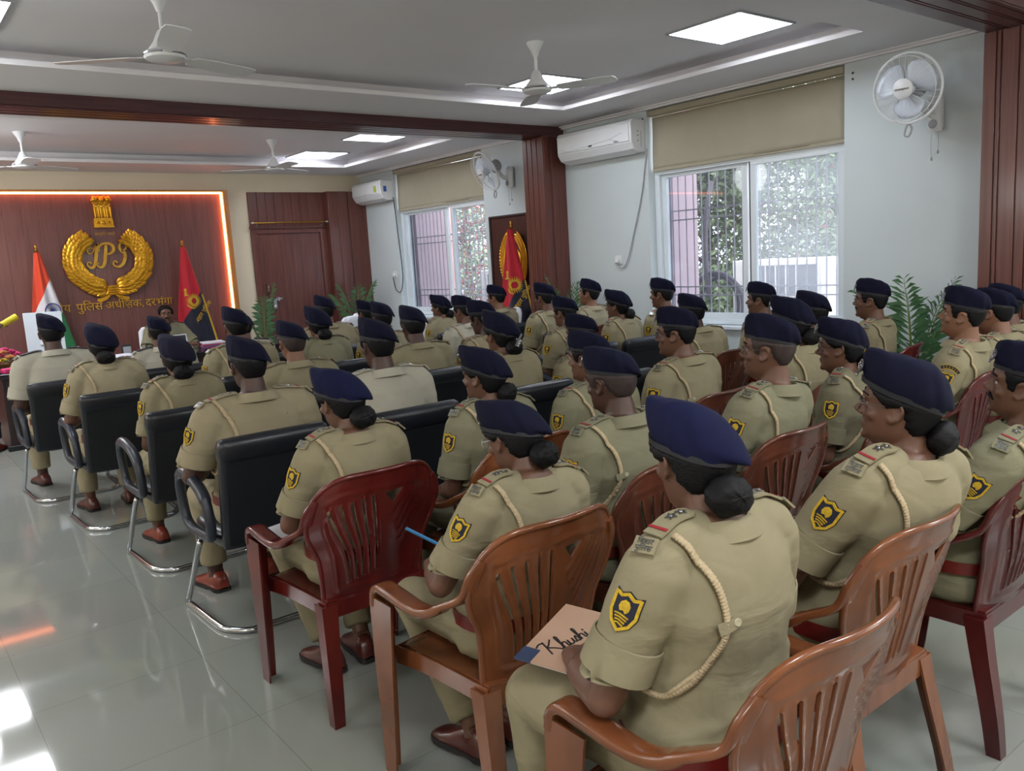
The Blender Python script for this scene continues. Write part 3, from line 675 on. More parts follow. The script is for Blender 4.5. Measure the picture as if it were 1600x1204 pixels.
LEATHER = mat('black_leather', (21, 24, 31), .38, noise=(5, .3), col2=(29, 33, 42), bump=(120, .12, .002), coat=.1)
LEATHERS = mat('black_leather_panel', (17, 20, 26), .5, noise=(5, .3), col2=(23, 27, 34), bump=(120, .1, .002))
ARMP = mat('dark_grey_arm_plastic', (34, 39, 50), .36, noise=(6, .3), col2=(44, 50, 62))
def pad(b, rings):
    b.loft([[tuple(p) for p in r] for r in rings])
def black_parts():
    parts = []; b = MB()
    def back_sec(z, y, hw, d0, d1, n=28):
        r = []
        for j in range(n):
            a = 2 * PI * j / n; c, s = math.cos(a), math.sin(a)
            r.append((hw * math.copysign(abs(c) ** .32, c), y + (d1 if s > 0 else d0) * math.copysign(abs(s) ** .5, s), z))
        return r
    S = [(.375, -.168, .22, .02, .02), (.38, -.17, .238, .03, .03), (.42, -.178, .245, .032, .038), (.6, -.215, .247, .032, .042), (.74, -.248, .248, .032, .04), (.80, -.262, .249, .034, .042)]
    pad(b, [back_sec(*s) for s in S]); parts.append(('backrest', b.mesh('back', LEATHER, 50)))
    b = MB(); S = [(.795, -.262, .238, .03, .04), (.80, -.262, .252, .042, .052), (.83, -.268, .256, .05, .058), (.865, -.276, .256, .048, .054), (.89, -.282, .25, .036, .04), (.90, -.284, .236, .016, .018)]
    pad(b, [back_sec(*s) for s in S]); parts.append(('top_roll', b.mesh('roll', LEATHER, 50)))
    b = MB(); b.loft([[(x * .225, y - .034, z) for x in (-1, 1)] + [(x * .225, y - .03, z) for x in (1, -1)] for z, y in ((.40, -.176), (.6, -.217), (.785, -.259))]); parts.append(('back_panel', b.mesh('panel', LEATHERS, 40)))
    b = MB(); R = []
    for z, g in ((.365, .85), (.37, .95), (.40, 1.0), (.43, 1.0), (.447, .93), (.45, .8)):
        R.append([(.24 * g * math.copysign(abs(math.cos(a)) ** .4, math.cos(a)), .05 + .245 * g * math.copysign(abs(math.sin(a)) ** .4, math.sin(a)), z) for a in (2 * PI * q / 28 for q in range(28))])
    b.loft(R); parts.append(('seat', b.mesh('seat', LEATHER, 50)))
    for sx in (-1, 1):
        b = MB(); x = sx * .285
        pts = smoothpath([(x, -.145, .585), (x, -.105, .632), (x * 1.01, -.03, .672), (x * 1.02, .09, .695), (x * 1.02, .175, .680), (x * 1.015, .212, .62), (x * 1.0, .212, .53), (x * .99, .187, .455), (x * .97, .13, .425), (x * .95, .04, .418), (x * .95, -.06, .422), (x * .97, -.13, .44), (x * .99, -.158, .50)], 5, True)
        rr = [(.03, .027) if (p.z > .60 and p.y < .19) else (.024, .023) for p in pts]
        b.tube(pts, rr, 10, closed=True, up=None); parts.append(('armrest', b.mesh('arm', ARMP, 60)))
    b = MB(); A = []
    for sx in (1, -1):
        q = [(sx * .235, .2, .36), (sx * .264, .09, .362), (sx * .273, .085, .345), (sx * .285, .135, .25), (sx * .30, .225, .08), (sx * .304, .265, .028), (sx * .302, .265, .014), (sx * .296, .22, .0135), (sx * .285, -.1, .0135), (sx * .265, -.19, .0135), (sx * .2, -.262, .0135), (sx * .12, -.268, .0135)]
        A.append(q if sx > 0 else q[::-1])
    b.tube(smoothpath(A[0] + A[1], 5), .0145, 10); parts.append(('frame', b.mesh('frame', CHROME, 60)))
    return parts
BLACK = None
def black_chair(loc, rz, label):
    global BLACK
    BLACK = BLACK or black_parts()
    t = thing('visitor_chair', label, 'chair', loc, rz, 'black leather visitor chairs')
    for n, me in BLACK: link(n, me, t)
    return t
CLOTH = mat('white_chair_cover', (228, 232, 240), .8, noise=(4, .3), col2=(214, 220, 232), bump=(14, .25, .01))
def cloth_chair(loc, rz, label):
    t = thing('covered_chair', label, 'chair', loc, rz, 'chairs in white cloth covers')
    b = MB(); R = []
    for z, y, hw, d in ((.02, -.19, .25, .07), (.3, -.2, .245, .06), (.5, -.22, .245, .05), (.8, -.25, .25, .05), (.95, -.27, .24, .05), (1.0, -.275, .2, .04), (1.015, -.277, .14, .02)):
        R.append([(hw * math.copysign(abs(math.cos(a)) ** .35, math.cos(a)) * (1 + .02 * math.sin(9 * a)), y + d * math.copysign(abs(math.sin(a)) ** .6, math.sin(a)) * (1 + .15 * math.sin(7 * a + z * 3)), z) for a in (2 * PI * q / 40 for q in range(40))])
    b.loft(R); obj('back_cover', b, CLOTH, t, 60)
    b = MB(); R = []
    for z, g in ((.02, 1.06), (.25, 1.03), (.43, 1.0), (.47, .94), (.475, .8)):
        R.append([(.25 * g * math.copysign(abs(math.cos(a)) ** .4, math.cos(a)) * (1 + .02 * math.sin(11 * a)), .05 + .25 * g * math.copysign(abs(math.sin(a)) ** .4, math.sin(a)) * (1 + .02 * math.sin(9 * a)), z) for a in (2 * PI * q / 44 for q in range(44))])
    b.loft(R); obj('seat_cover', b, CLOTH, t, 60)
    return t
# ------------------------------------------------------------------ people
SKIN = {'mid': mat('skin_brown', (108, 75, 58), .5, noise=(7, .35), col2=(93, 63, 49), coord='rest', bump=(160, .08, .002), sss=.05),
        'dark': mat('skin_dark_brown', (78, 52, 42), .48, noise=(7, .35), col2=(64, 42, 34), coord='rest', bump=(160, .08, .002), sss=.05),
        'light': mat('skin_light_brown', (134, 95, 73), .5, noise=(7, .35), col2=(118, 81, 62), coord='rest', bump=(160, .08, .002), sss=.05)}
HAIR = mat('black_hair', (6, 6, 8), .6, spec=.22, noise=(8, .3), col2=(14, 13, 16), coord='rest', stretch=(5, 1, 5), bump=(40, .5, .004))
STUB = mat('clipped_hair', (58, 42, 38), .7, noise=(30, .3), col2=(34, 27, 27), coord='rest', bump=(300, .3, .001))
NAVY = mat('navy_felt', (16, 18, 44), .9, noise=(5, .35), col2=(12, 13, 32), coord='rest', spec=.2, bump=(260, .25, .0015))
NAVYD = mat('dark_navy_felt', (30, 29, 50), .9, noise=(5, .35), col2=(22, 21, 38), coord='rest', spec=.2, bump=(260, .25, .0015))
NAVYB = mat('bright_navy_felt', (20, 24, 60), .9, noise=(5, .35), col2=(15, 18, 46), coord='rest', spec=.2, bump=(260, .25, .0015))
BAND = mat('hat_band_leather', (9, 10, 18), .6, noise=(9, .3), col2=(13, 14, 24), coord='rest')
SILV = mat('silver_badge', (196, 198, 202), .3, 1, noise=(60, .3), col2=(120, 122, 128), coord='rest')
def cloth(name, c, c2):
    m = mat(name, c, .82, noise=(7, .3, .6), col2=c2, coord='rest', bump=(420, .12, .0012), spec=.25)
    nt = m.node_tree; b = nt.nodes['Principled BSDF']; bp = [n for n in nt.nodes if n.type == 'BUMP'][0]    # soft creases on top of the weave
    at = [n for n in nt.nodes if n.type == 'ATTRIBUTE'][0]
    mp = nt.nodes.new('ShaderNodeMapping'); mp.inputs['Scale'].default_value = (4, 4, 8); mp.inputs['Rotation'].default_value = (.2, .35, 0); nt.links.new(at.outputs['Vector'], mp.inputs[0])
    n = nt.nodes.new('ShaderNodeTexNoise'); n.inputs['Scale'].default_value = 1.3; n.inputs['Detail'].default_value = 3; n.inputs['Distortion'].default_value = .8; nt.links.new(mp.outputs[0], n.inputs['Vector'])
    b2 = nt.nodes.new('ShaderNodeBump'); b2.inputs['Strength'].default_value = .32; b2.inputs['Distance'].default_value = .03
    # yoke seam across the back
    sp = nt.nodes.new('ShaderNodeSeparateXYZ'); nt.links.new(at.outputs['Vector'], sp.inputs[0])
    def M(op, a, b_=None):
        q = nt.nodes.new('ShaderNodeMath'); q.operation = op
        for i, v in enumerate((a, b_)):
            if v is None: continue
            if isinstance(v, (int, float)): q.inputs[i].default_value = v
            else: nt.links.new(v, q.inputs[i])
        return q.outputs[0]
    line = M('COMPARE', sp.outputs[2], .945); nt.nodes[-1].inputs[2].default_value = .0014
    line = M('MULTIPLY', line, M('LESS_THAN', sp.outputs[1], -.06)); line = M('MULTIPLY', line, M('LESS_THAN', M('ABSOLUTE', sp.outputs[0]), .16))
    h = M('SUBTRACT', n.outputs['Fac'], M('MULTIPLY', line, .25))
    nt.links.new(h, b2.inputs['Height']); nt.links.new(b2.outputs[0], bp.inputs['Normal'])
    return m
KHAKI = {'k1': cloth('khaki_cloth', (142, 134, 107), (131, 123, 98)), 'k2': cloth('khaki_cloth_greenish', (128, 125, 101), (117, 114, 92)), 'k3': cloth('khaki_cloth_pale', (154, 144, 118), (143, 133, 108)),
         'k4': cloth('khaki_cloth_olive', (112, 108, 87), (102, 98, 78)), 'w': cloth('off_white_cloth', (174, 170, 155), (164, 160, 145)), 'y': cloth('yellow_cloth', (200, 178, 40), (184, 160, 30)), 'n': cloth('navy_trouser_cloth', (40, 42, 60), (32, 34, 50))}
TROU = {'k1': KHAKI['k1'], 'k2': KHAKI['k2']}
BELT = mat('red_brown_leather_belt', (112, 26, 22), .4, noise=(20, .3), col2=(92, 20, 18), coord='rest')
BELTB = mat('black_leather_belt', (24, 22, 22), .4, noise=(20, .3), col2=(34, 32, 32), coord='rest')
SHOE = mat('brown_shoe_leather', (92, 42, 34), .32, noise=(14, .3), col2=(66, 30, 26), coord='rest', coat=.2)
SHOE2 = mat('tan_red_shoe_leather', (136, 54, 36), .32, noise=(14, .3), col2=(108, 42, 30), coord='rest', coat=.2)
SOLE = mat('shoe_sole', (26, 22, 22), .7, noise=(9, .3), col2=(36, 32, 30), coord='rest')
CORD = mat('cream_cord', (188, 170, 138), .75, noise=(160, .3), col2=(154, 136, 104), coord='rest', bump=(300, .6, .002))
CORDW = mat('pale_cord', (178, 170, 142), .75, noise=(160, .3), col2=(156, 148, 120), coord='rest', bump=(300, .6, .002))
STRAPB = mat('navy_strap_cloth', (28, 30, 46), .7, noise=(30, .3), col2=(38, 40, 58), coord='rest')
RIBR = mat('red_ribbon', (150, 28, 40), .7, noise=(30, .3), col2=(120, 20, 34), coord='rest')
PATB = mat('patch_black', (20, 22, 32), .8, noise=(90, .3), col2=(30, 34, 60), coord='rest', bump=(500, .5, .001))
PATY = mat('patch_yellow_thread', (212, 178, 34), .7, noise=(150, .3), col2=(168, 132, 20), coord='rest', bump=(500, .6, .001))
EYEW = mat('eye_white', (176, 168, 162), .3, noise=(20, .3), col2=(164, 154, 146), coord='rest'); EYED = mat('eye_iris', (24, 16, 12), .15, noise=(20, .3), col2=(34, 22, 16), coord='rest')
LENS = glass_mat('spectacle_lens', .04, (245, 247, 250)); RIMM = mat('spectacle_frame_metal', (120, 112, 104), .3, .8, noise=(30, .3), col2=(90, 84, 78), coord='rest'); RIMD = mat('spectacle_frame_dark', (26, 24, 28), .35, noise=(30, .3), col2=(40, 36, 40), coord='rest'); RIMC = mat('spectacle_frame_clear', (190, 186, 188), .25, noise=(30, .3), col2=(170, 168, 172), coord='rest')

def fuse(mb, voxel, smooth=4, ratio=1.0, fac=.5):
    me = mb.mesh('fuse', [], 0); o = link('fuse', me)
    r = o.modifiers.new('r', 'REMESH'); r.mode = 'VOXEL'; r.voxel_size = voxel
    if smooth: s = o.modifiers.new('s', 'SMOOTH'); s.factor = fac; s.iterations = smooth
    if ratio < 1: d = o.modifiers.new('d', 'DECIMATE'); d.ratio = ratio
    out = evaluated(o); bpy.data.objects.remove(o); bpy.data.meshes.remove(me); shade(out, 180); return out
def co(me):
    a = np.empty(len(me.vertices) * 3, np.float32); me.vertices.foreach_get('co', a); return a.reshape(-1, 3).astype(np.float64)
def setco(me, a): me.vertices.foreach_set('co', a.astype(np.float32).ravel()); me.update()
def normals(me):
    a = np.empty(len(me.vertices) * 3, np.float32); me.vertex_normals.foreach_get('vector', a); return a.reshape(-1, 3).astype(np.float64)
def sstep(a, b, x): t = np.clip((x - a) / (b - a), 0, 1); return t * t * (3 - 2 * t)

HZ = [0, .012, .03, .05, .07, .09, .115, .14, .165, .19, .207, .22, .226]
HF = [.058, .076, .080, .080, .081, .082, .080, .085, .083, .069, .052, .029, .0]
HB = [-.01, -.03, -.05, -.068, -.08, -.09, -.098, -.101, -.098, -.084, -.066, -.042, -.0]
HW = [.022, .040, .051, .058, .063, .067, .071, .074, .072, .061, .048, .030, .001]
def head_pt(z, a, off=0):
    """point of the skull at height z above the chin, a = angle from the face (0) round the left ear side (+) to the back (pi)."""
    f, b, w = np.interp(z, HZ, HF), np.interp(z, HZ, HB), np.interp(z, HZ, HW); yc = .005
    s, c = math.sin(a), math.cos(a); e = .9
    x = -(w + off) * math.copysign(abs(s) ** e, s); r = (f - yc if c > 0 else yc - b) + off
    return Vector((x, yc + r * math.copysign(abs(c) ** e, c), z))
def make_proto(sex, arms, legs):
    W = sex == 'w'; S = []; hs = .955 if W else 1.0
    N0 = Vector((0, .025, 1.07 if not W else 1.035))                     # chin origin
    H = Matrix.Translation(N0) @ Matrix.Scale(hs, 4)
    sh, shz = (.185, .978) if not W else (.160, .965)
    tw = 1.0 if not W else .9
    dz = 0 if not W else -.012
    J = {}
    for sx in (-1, 1):
        if arms == 'lap': e, w, hd = (sx * (sh + .055), .015, .69 + dz), (sx * .125, .25, .612), (-sx * .35, .85, -.15)
        elif arms == 'rest': e, w, hd = (sx * (sh + .08), .045, .695 + dz * .5), (sx * .14, .265, .665), (-sx * .75, .6, -.25)
        elif arms == 'desk': e, w, hd = (sx * (sh + .12), .12, .76), (sx * .10, .33, .80), (-sx * .9, .35, 0)
        elif arms == 'stand': e, w, hd = (sx * (sh + .06), .0, .70), ((sx * .24, .26, .71) if sx > 0 else (sx * .26, .1, .48)), ((0, 1, .2) if sx > 0 else (0, .2, -1))
        J[sx] = dict(s=Vector((sx * sh, -.025, shz)), e=Vector(e), w=Vector(w), h=Vector(hd).normalized())
        if legs == 'flat': J[sx].update(k=Vector((sx * .13, .43, .505)), a=Vector((sx * .125, .40, .10)))
        elif legs == 'tuck': J[sx].update(k=Vector((sx * .12, .42, .50)), a=Vector((sx * .075, .17, .11)))
        else: J[sx].update(k=Vector((sx * .1, .03, 0.0)), a=Vector((sx * .11, .02, -.42)))
        J[sx]['hip'] = Vector((sx * .09, .0, .53))
    TR = [(.44, .0, .15, .09), (.50, .0, .182, .118), (.57, -.004, .172, .112), (.66, -.01, .155, .104), (.76, -.015, .163, .108), (.86, -.018, .176, .114), (.95, -.02, .178, .102), (1.0, -.022, .145, .08), (1.04, -.022, .085, .062), (1.065, -.02, .06, .056)]
    if W: TR = [(.44, .0, .16, .10), (.50, .0, .185, .125), (.57, -.004, .165, .115), (.65, -.01, .138, .10), (.75, -.012, .143, .105), (.85, -.012, .156, .118), (.935, -.02, .156, .098), (.985, -.022, .13, .077), (1.02, -.022, .08, .058), (1.04, -.02, .052, .05)]
    def ring(z, yc, a, d, g=0, n=28, ex=.82):
        return [((a + g) * math.copysign(abs(math.cos(t)) ** ex, math.cos(t)), yc + (d + g) * math.copysign(abs(math.sin(t)) ** ex, math.sin(t)), z) for t in (2 * PI * q / n for q in range(n))]
    # ------------- body: one surface from crown to ankle
    b = MB()
    b.loft([ring(*r) for r in TR])
    b.loft([[tuple(H @ head_pt(z, -2 * PI * q / 32)) for q in range(32)] for z in [.0, .006] + list(np.linspace(.012, .2, 26)) + [.21, .218, .2245]])
    nr = .057 if not W else .047
    b.tube([(0, -.03, N0.z - .09), (0, -.018, N0.z - .02), (0, .0, N0.z + .06)], [nr * 1.15, nr, nr * .95], 20)
    b.tube([H @ Vector((0, .02, .02)), H @ Vector((0, .055, .018))], [.04, .025], 14)
    fz = lambda x, y, z: H @ Vector((x, y, z))
    b.tube([fz(0, .078, .122), fz(0, .089, .104), fz(0, .1, .09), fz(0, .094, .079)], [.007, .0085, .0125, .008], 10)      # nose
    for sx in (-1, 1):
        b.ball(fz(sx * .012, .088, .083), (.0085, .011, .0075), 10)
        b.tube([fz(sx * .012, .083, .135), fz(sx * .03, .083, .14), fz(sx * .05, .068, .136)], [.007, .0085, .006], 8)        # brow
        b.ball(fz(sx * .044, .058, .088), (.018, .016, .016), 10)                                                            # cheek
        b.tube([fz(sx * .02, .074, .1085), fz(sx * .032, .076, .1065), fz(sx * .043, .068, .1085)], .0045, 8)              # lower lid
        b.tube([fz(sx * .019, .075, .1245), fz(sx * .032, .079, .1275), fz(sx * .045, .068, .124)], .0045, 8)              # upper lid
        er = [(0, -.002, .125), (.008, -.012, .133), (.012, -.025, .128), (.012, -.03, .112), (.009, -.022, .093), (.004, -.010, .082), (.0, -.002, .08), (0, .0, .09)]
        b.tube(smoothpath([fz(sx * (.072 + x), y + .012, z) for x, y, z in er], 4), .0052 if not W else .0048, 8)             # ear rim and lobe
        b.loft([[tuple(fz(sx * (.070 + .008 * k), -.005 + .015 * math.cos(t) * (1 - .2 * k), .106 + .023 * math.sin(t) * (1 - .2 * k))) for t in (2 * PI * q / 14 for q in range(14))] for k in (-.6, 0, .8)])
    b.tube(smoothpath([fz(-.024, .068, .054), fz(-.008, .084, .0575), fz(0, .0845, .0565), fz(.008, .084, .0575), fz(.024, .068, .054)], 4), .0048, 8)
    b.tube(smoothpath([fz(-.021, .07, .049), fz(0, .083, .045), fz(.021, .07, .049)], 4), .0056, 8)
    b.ball(fz(0, .072, .016), (.02, .014, .014), 12)
    ar = 1.0 if not W else .88
    for sx in (-1, 1):
        j = J[sx]
        b.tube([Vector((sx * .05, -.02, shz + .035)), j['s']], [.05 * ar, .058 * ar], 14)
        b.tube([j['s'], j['s'].lerp(j['e'], .5), j['e']], [.056 * ar, .05 * ar, .043 * ar], 16)
        b.tube([j['e'], j['e'].lerp(j['w'], .3), j['w']], [.043 * ar, .044 * ar, .027 * ar], 16); b.ball(j['e'], .043 * ar, 14)
        # hand: palm, four fingers of different length, thumb from the inner side
        e1 = j['h']; pn = Vector((0, 0, 1)) if abs(e1.z) < .8 else Vector((sx, 0, 0)); pn = (pn - e1 * pn.dot(e1)).normalized(); e2 = e1.cross(pn) * (1 if sx < 0 else -1)   # e2 -> thumb side
        p0 = j['w']; hsz = .92 if W else 1
        T = lambda a, c, d: p0 + (e1 * a + e2 * c + pn * d) * hsz
        b.tube([T(-.01, 0, 0), T(.03, 0, 0), T(.075, .0, -.002), T(.092, 0, -.006)], [(.024, .019), (.036, .016), (.041, .014), (.038, .011)], 14, up=tuple(pn))
        for c, l, o in ((.031, .070, .0), (.0105, .080, .004), (-.0105, .073, .001), (-.031, .056, -.006)):
            b.tube([T(.07, c * .95, -.002), T(.09 + o, c, -.003), T(.09 + o + l * .45, c * 1.12, -.016), T(.09 + o + l * .8, c * 1.14, -.038), T(.09 + o + l * .95, c * 1.12, -.056)], [.0095, .0092, .0085, .0078, .006], 8)
        b.tube([T(.015, .022, -.004), T(.045, .045, -.012), T(.075, .056, -.022), T(.098, .052, -.032)], [.013, .0118, .0105, .0075], 8)
        b.tube([j['hip'], j['hip'].lerp(j['k'], .5), j['k']], [.083, .075, .056], 16); b.ball(j['k'], .056, 14)
        b.tube([j['k'], j['k'].lerp(j['a'], .3), j['a']], [.054, .052, .034], 14); b.tube([j['a'] + Vector((0, -.02, -.0)), j['a'] + Vector((0, .02, -.05)), j['a'] + Vector((0, .1, -.065))], [.034, .034, .025], 10)
    body = fuse(b, .0052, 3, .34, .45); S.append(('body', None, body, 'auto'))
    # ------------- hair
    fa = [0, .45, .7, .95, 1.15, 1.38, 1.5, 1.75, 1.95, 2.4, PI]; fh = [.180, .172, .165, .150, .098, .092, .126, .126, .085, .052, .045]
    if W: fh = [.172, .164, .152, .136, .122, .108, .110, .110, .06, .032, .026]
    zb = .158; b = MB(); nob = arms in ('desk', 'stand'); th = .017 if W or nob else .009; R = []
    for z in np.linspace(.02, .224, 40):
        r = []
        for q in range(64):
            a = -PI + 2 * PI * q / 64; m = z - np.interp(abs(a), fa, fh); o = -.004 + (th + .003 if nob or z < zb + (.013 if not W else .034) * math.cos(a) + (.0 if not W else -.012) else -.002) * float(sstep(0, .022 if not W else .02, m)) + .0012 * math.sin(37 * a + 60 * z)
            r.append(tuple(H @ head_pt(z, a, o)))
        R.append(r)
    b.loft(R); hair = b.mesh('hair', HAIR, 180)
    S.append(('hair', None, hair, 'head'))
    if W:
        b = MB(); B0 = H @ Vector((.006, -.116, .040)); R = []
        for i in range(15):
            p = PI * (i + .15) / 14.3; r = []
            for q in range(30):
                a = 2 * PI * q / 30; k = 1 + .05 * math.sin(3 * a + p * 5) + .025 * math.sin(9 * a - 4 * p)
                r.append((B0.x + .055 * math.sin(p) * math.cos(a) * k, B0.y + .038 * math.cos(p) * k, B0.z + .045 * math.sin(p) * math.sin(a) * k))
            R.append(r)
        b.loft(R); S.append(('hair_bun', 'hair', b.mesh('bun', HAIR, 180), 'head'))
    # ------------- beret: band, soft crown hanging to the right and back
    zb = .158; b = MB(); R = []; n = 56; hoff = .005 if not W else .013
    prof = [(0, 0, 1.0), (.05, .007, 1.02), (.12, .015, 1.06), (.2, .026, 1.10), (.3, .040, 1.125), (.42, .055, 1.11), (.54, .068, 1.05), (.66, .078, .93), (.78, .085, .73), (.88, .089, .47), (.95, .0905, .25), (1, .091, .03)]
    def rim(a):     # a: 0 front, + = wearer's left
        p = head_pt(zb, a, hoff); c, s = math.cos(a), math.sin(a)
        return Vector((p.x, p.y, zb + (.013 if not W else .034) * c + .010 * s - (.002 if not W else .014)))
    for t, h, s in prof:
        r = []
        for q in range(n):
            a = -PI + 2 * PI * q / n; p = rim(a); c = Vector((0, -.008, p.z))
            ov = max(0, math.cos(a + 2.1)) ** 1.3; bulge = math.exp(-((t - .33) / .22) ** 2)      # overhang towards right-back
            k = s - .07 * bulge * max(0, math.cos(a - .55)) + (.20 if not W else .18) * ov * bulge
            hh = h * (1 + .12 * max(0, math.cos(a - .5)) * (1 - t)) - .050 * ov * bulge * (1.2 - t) + .0025 * math.sin(5 * a + 9 * t) * bulge
            d = (p - c); zc = zb - .002; q2 = Vector((d.x * k, d.y * k + c.y, zc + (p.z - zc) * (1 - float(sstep(.3, 1, t))) + hh))
            q2.z += -.30 * q2.x * float(sstep(.05, .6, t)) + (.10 if not W else .06) * q2.y * float(sstep(.05, .6, t))
            r.append(tuple(H @ q2))
        R.append(r)
    b.loft(R, caps=False); b.add([tuple(sum((Vector(p) for p in R[-1]), Vector()) / n)] + R[-1], [(0, i + 1, (i + 1) % n + 1) for i in range(n)])
    bm_ = b.mesh('beret', NAVY, 180); o = link('t', bm_); sd = o.modifiers.new('s', 'SUBSURF'); sd.levels = 1; bm2 = evaluated(o); bpy.data.objects.remove(o)
    c = co(bm2); nn = normals(bm2); c += nn * (.0016 * np.sin(70 * c[:, :1] + 40 * c[:, 2:] + 3 * np.sin(50 * c[:, 1:2])) + .0022 * np.sin(31 * c[:, 1:2] - 47 * c[:, 2:] + 1.3)); setco(bm2, c); shade(bm2, 180)
    S.append(('beret', None, bm2, 'head'))
    b = MB(); b.strip([H @ (rim(a) + Vector((0, 0, -.001))) for a in (2 * PI * q / 48 for q in range(48))], .007, .013, (0, 0, 1), closed=True); S.append(('hat_band', 'beret', b.mesh('band', BAND, 60), 'head'))
    b = MB(); a = .38; p = H @ (rim(a) + Vector((-.002, .010, .034))); nd = Vector((-.40, .9, .12)).normalized(); T = Matrix.Translation(p) @ rot_to(nd)
    b.lathe([(.0, 0), (.016, 0), (.0165, .003), (.012, .004), (.011, .003), (0, .004)], 16, M=T @ Matrix.Diagonal((.85, 1.15, 1, 1)))
    for q in range(5): b.ball((.0075 * math.cos(q * 1.257), .0085 * math.sin(q * 1.257), .004), (.003, .003, .003), 6, M=T)
    b.box(-.005, .005, .015, .025, .0, .005, M=T); b.ball((0, .028, .003), (.006, .005, .003), 8, M=T)
    S.append(('cap_badge', 'beret', b.mesh('badge', SILV, 60), 'head'))
    # ------------- face details
    b = MB()
    for sx in (-1, 1):
        b = MB(); b.ball(fz(sx * .0315, .0662, .1163), .0116 * hs, 14); b.ball(fz(sx * .0315, .0742, .1163), (.0056, .0046, .0056), 10, 1); S.append(('eye', None, b.mesh('eye', [EYEW, EYED], 180), 'head'))
    b = MB()
    for sx in (-1, 1): b = MB(); b.tube(smoothpath([fz(sx * .013, .0885, .1385), fz(sx * .03, .0888, .1435), fz(sx * .051, .0725, .139)], 4), [(.0018, .0036)] * 9 if not W else [(.0014, .0022)] * 9, 6); S.append(('eyebrow', None, b.mesh('brow', HAIR, 180), 'head'))
    if not W:
        b = MB()
        for sx in (-1, 1): b.tube(smoothpath([fz(0, .0885, .066), fz(sx * .012, .0868, .0655), fz(sx * .024, .077, .0605), fz(sx * .031, .068, .055)], 4), [(.004, .006)] * 8 + [(.0035, .005)] * 4 + [(.0015, .002)], 8)
        S.append(('moustache', None, b.mesh('tache', HAIR, 180), 'head'))
    for nm, rm in (('spectacles', None),):
        b = MB()
        for sx in (-1, 1):
            ring_ = [fz(sx * (.034 + .0245 * math.cos(t)), .094 - .10 * abs(.0245 * math.cos(t) + .0) , .113 + .0185 * math.sin(t)) for t in (2 * PI * q / 24 for q in range(24))]
            b.tube(ring_, .0013, 6, closed=True); b.add([tuple(v) for v in ring_], [tuple(range(24))], 1)
            b.tube(smoothpath([fz(sx * .058, .09, .118), fz(sx * .072, .07, .12), fz(sx * .079, .0, .122), fz(sx * .078, -.02, .112)], 4), .0013, 6)
        b.tube(smoothpath([fz(-.01, .094, .118), fz(0, .0985, .121), fz(.01, .094, .118)], 3), .0014, 6)
        S.append((nm, None, b.mesh('specs', [RIMM, LENS], 60), 'head'))
    # ------------- shirt
    b = MB(); g = .016
    SR = [(.552, -.004, TR[2][2] - .002, TR[2][3] + .0), (.575, -.004, TR[2][2] + .004, TR[2][3] + .004), (.61, -.008, TR[2][2] + .006, TR[2][3] + .008), (.66 + dz / 2, -.012, TR[3][2] + .012, TR[3][3] + .012)] + [(r[0], r[1], r[2], r[3]) for r in TR[4:9]]
    b.loft([ring(r[0], r[1], r[2], r[3], g) for r in SR])
    for sx in (-1, 1):
        j = J[sx]; so = Vector((sx * (sh + .002), -.025, shz))
        b.tube([Vector((sx * .035, -.024, shz + .058)), Vector((sx * .11, -.026, shz + .04)), so + Vector((0, 0, .0))], [.034, .052, .074 * ar], 18)
        u = (j['e'] - j['s']); b.tube([so, so + u * .3, so + u * .55, so + u * .75], [.078 * ar, .078 * ar, .074 * ar, .072 * ar], 20)
        b.ball(so + u * .05, .078 * ar, 16)
    shirt = fuse(b, .0095, 6, .62, .5); c = co(shirt); nn = normals(shirt); x, y, z = c[:, 0], c[:, 1], c[:, 2]
    rs = np.random.RandomState(4); d = np.zeros(len(c))
    for k in range(7):        # draping folds, strongest low on the back and at the armpits
        dv = np.array([rs.uniform(-.7, .7), rs.uniform(-.4, .4), rs.uniform(.7, 1)]); dv /= np.linalg.norm(dv); ph = c @ dv * rs.uniform(34, 62) + rs.uniform(0, 6) + 1.6 * np.sin(c @ np.array([11, 7, 5.]) + k)
        d += np.clip(np.sin(ph), -.2, 1) ** 2
    amp = .0012 + .0028 * np.exp(-((z - .64) / .09) ** 2) + .0020 * np.exp(-(((np.abs(x) - sh + .03) / .05) ** 2 + ((z - .83) / .07) ** 2))
    c += nn * (d * amp)[:, None] * .8; setco(shirt, c); shade(shirt, 180)
    S.append(('shirt', None, shirt, 'auto'))
    bvh = BVHTree.FromPolygons([tuple(v.co) for v in shirt.vertices], [tuple(p.vertices) for p in shirt.polygons])
    def near(p, off):
        l, n_, i, dd = bvh.find_nearest(Vector(p)); return l + n_ * off, n_
    b = MB()
    for sx in (-1, 1):      # turned-up sleeve hems
        j = J[sx]; so = Vector((sx * (sh + .002), -.025, shz)); u = j['e'] - j['s']; R0 = .0735 * ar
        b = MB(); b.tube([so + u * .54, so + u * .545, so + u * .65, so + u * .775, so + u * .78, so + u * .775, so + u * .76], [R0 + .003, R0 + .0065, R0 + .0075, R0 + .008, R0 + .004, R0 - .006, R0 - .014], 28, caps=False); S.append(('sleeve_hem', 'shirt', b.mesh('hem', KHAKI['k1'], 50), 'auto'))
    b = MB(); cz = N0.z - .032; cr = nr + .018; R = []
    for zz, k, in ((.0, 1.12), (.028, .98), (.034, .985), (.030, 1.08), (.008, 1.27), (-.004, 1.36)):
        R.append([(cr * k * 1.05 * math.sin(a), -.024 + cr * k * 1.05 * -math.cos(a) * (1 if abs(a) < 1.6 else 1.12), cz + zz - .020 * (1 - math.cos(a)) * .6) for a in np.linspace(-2.85, 2.85, 40)])
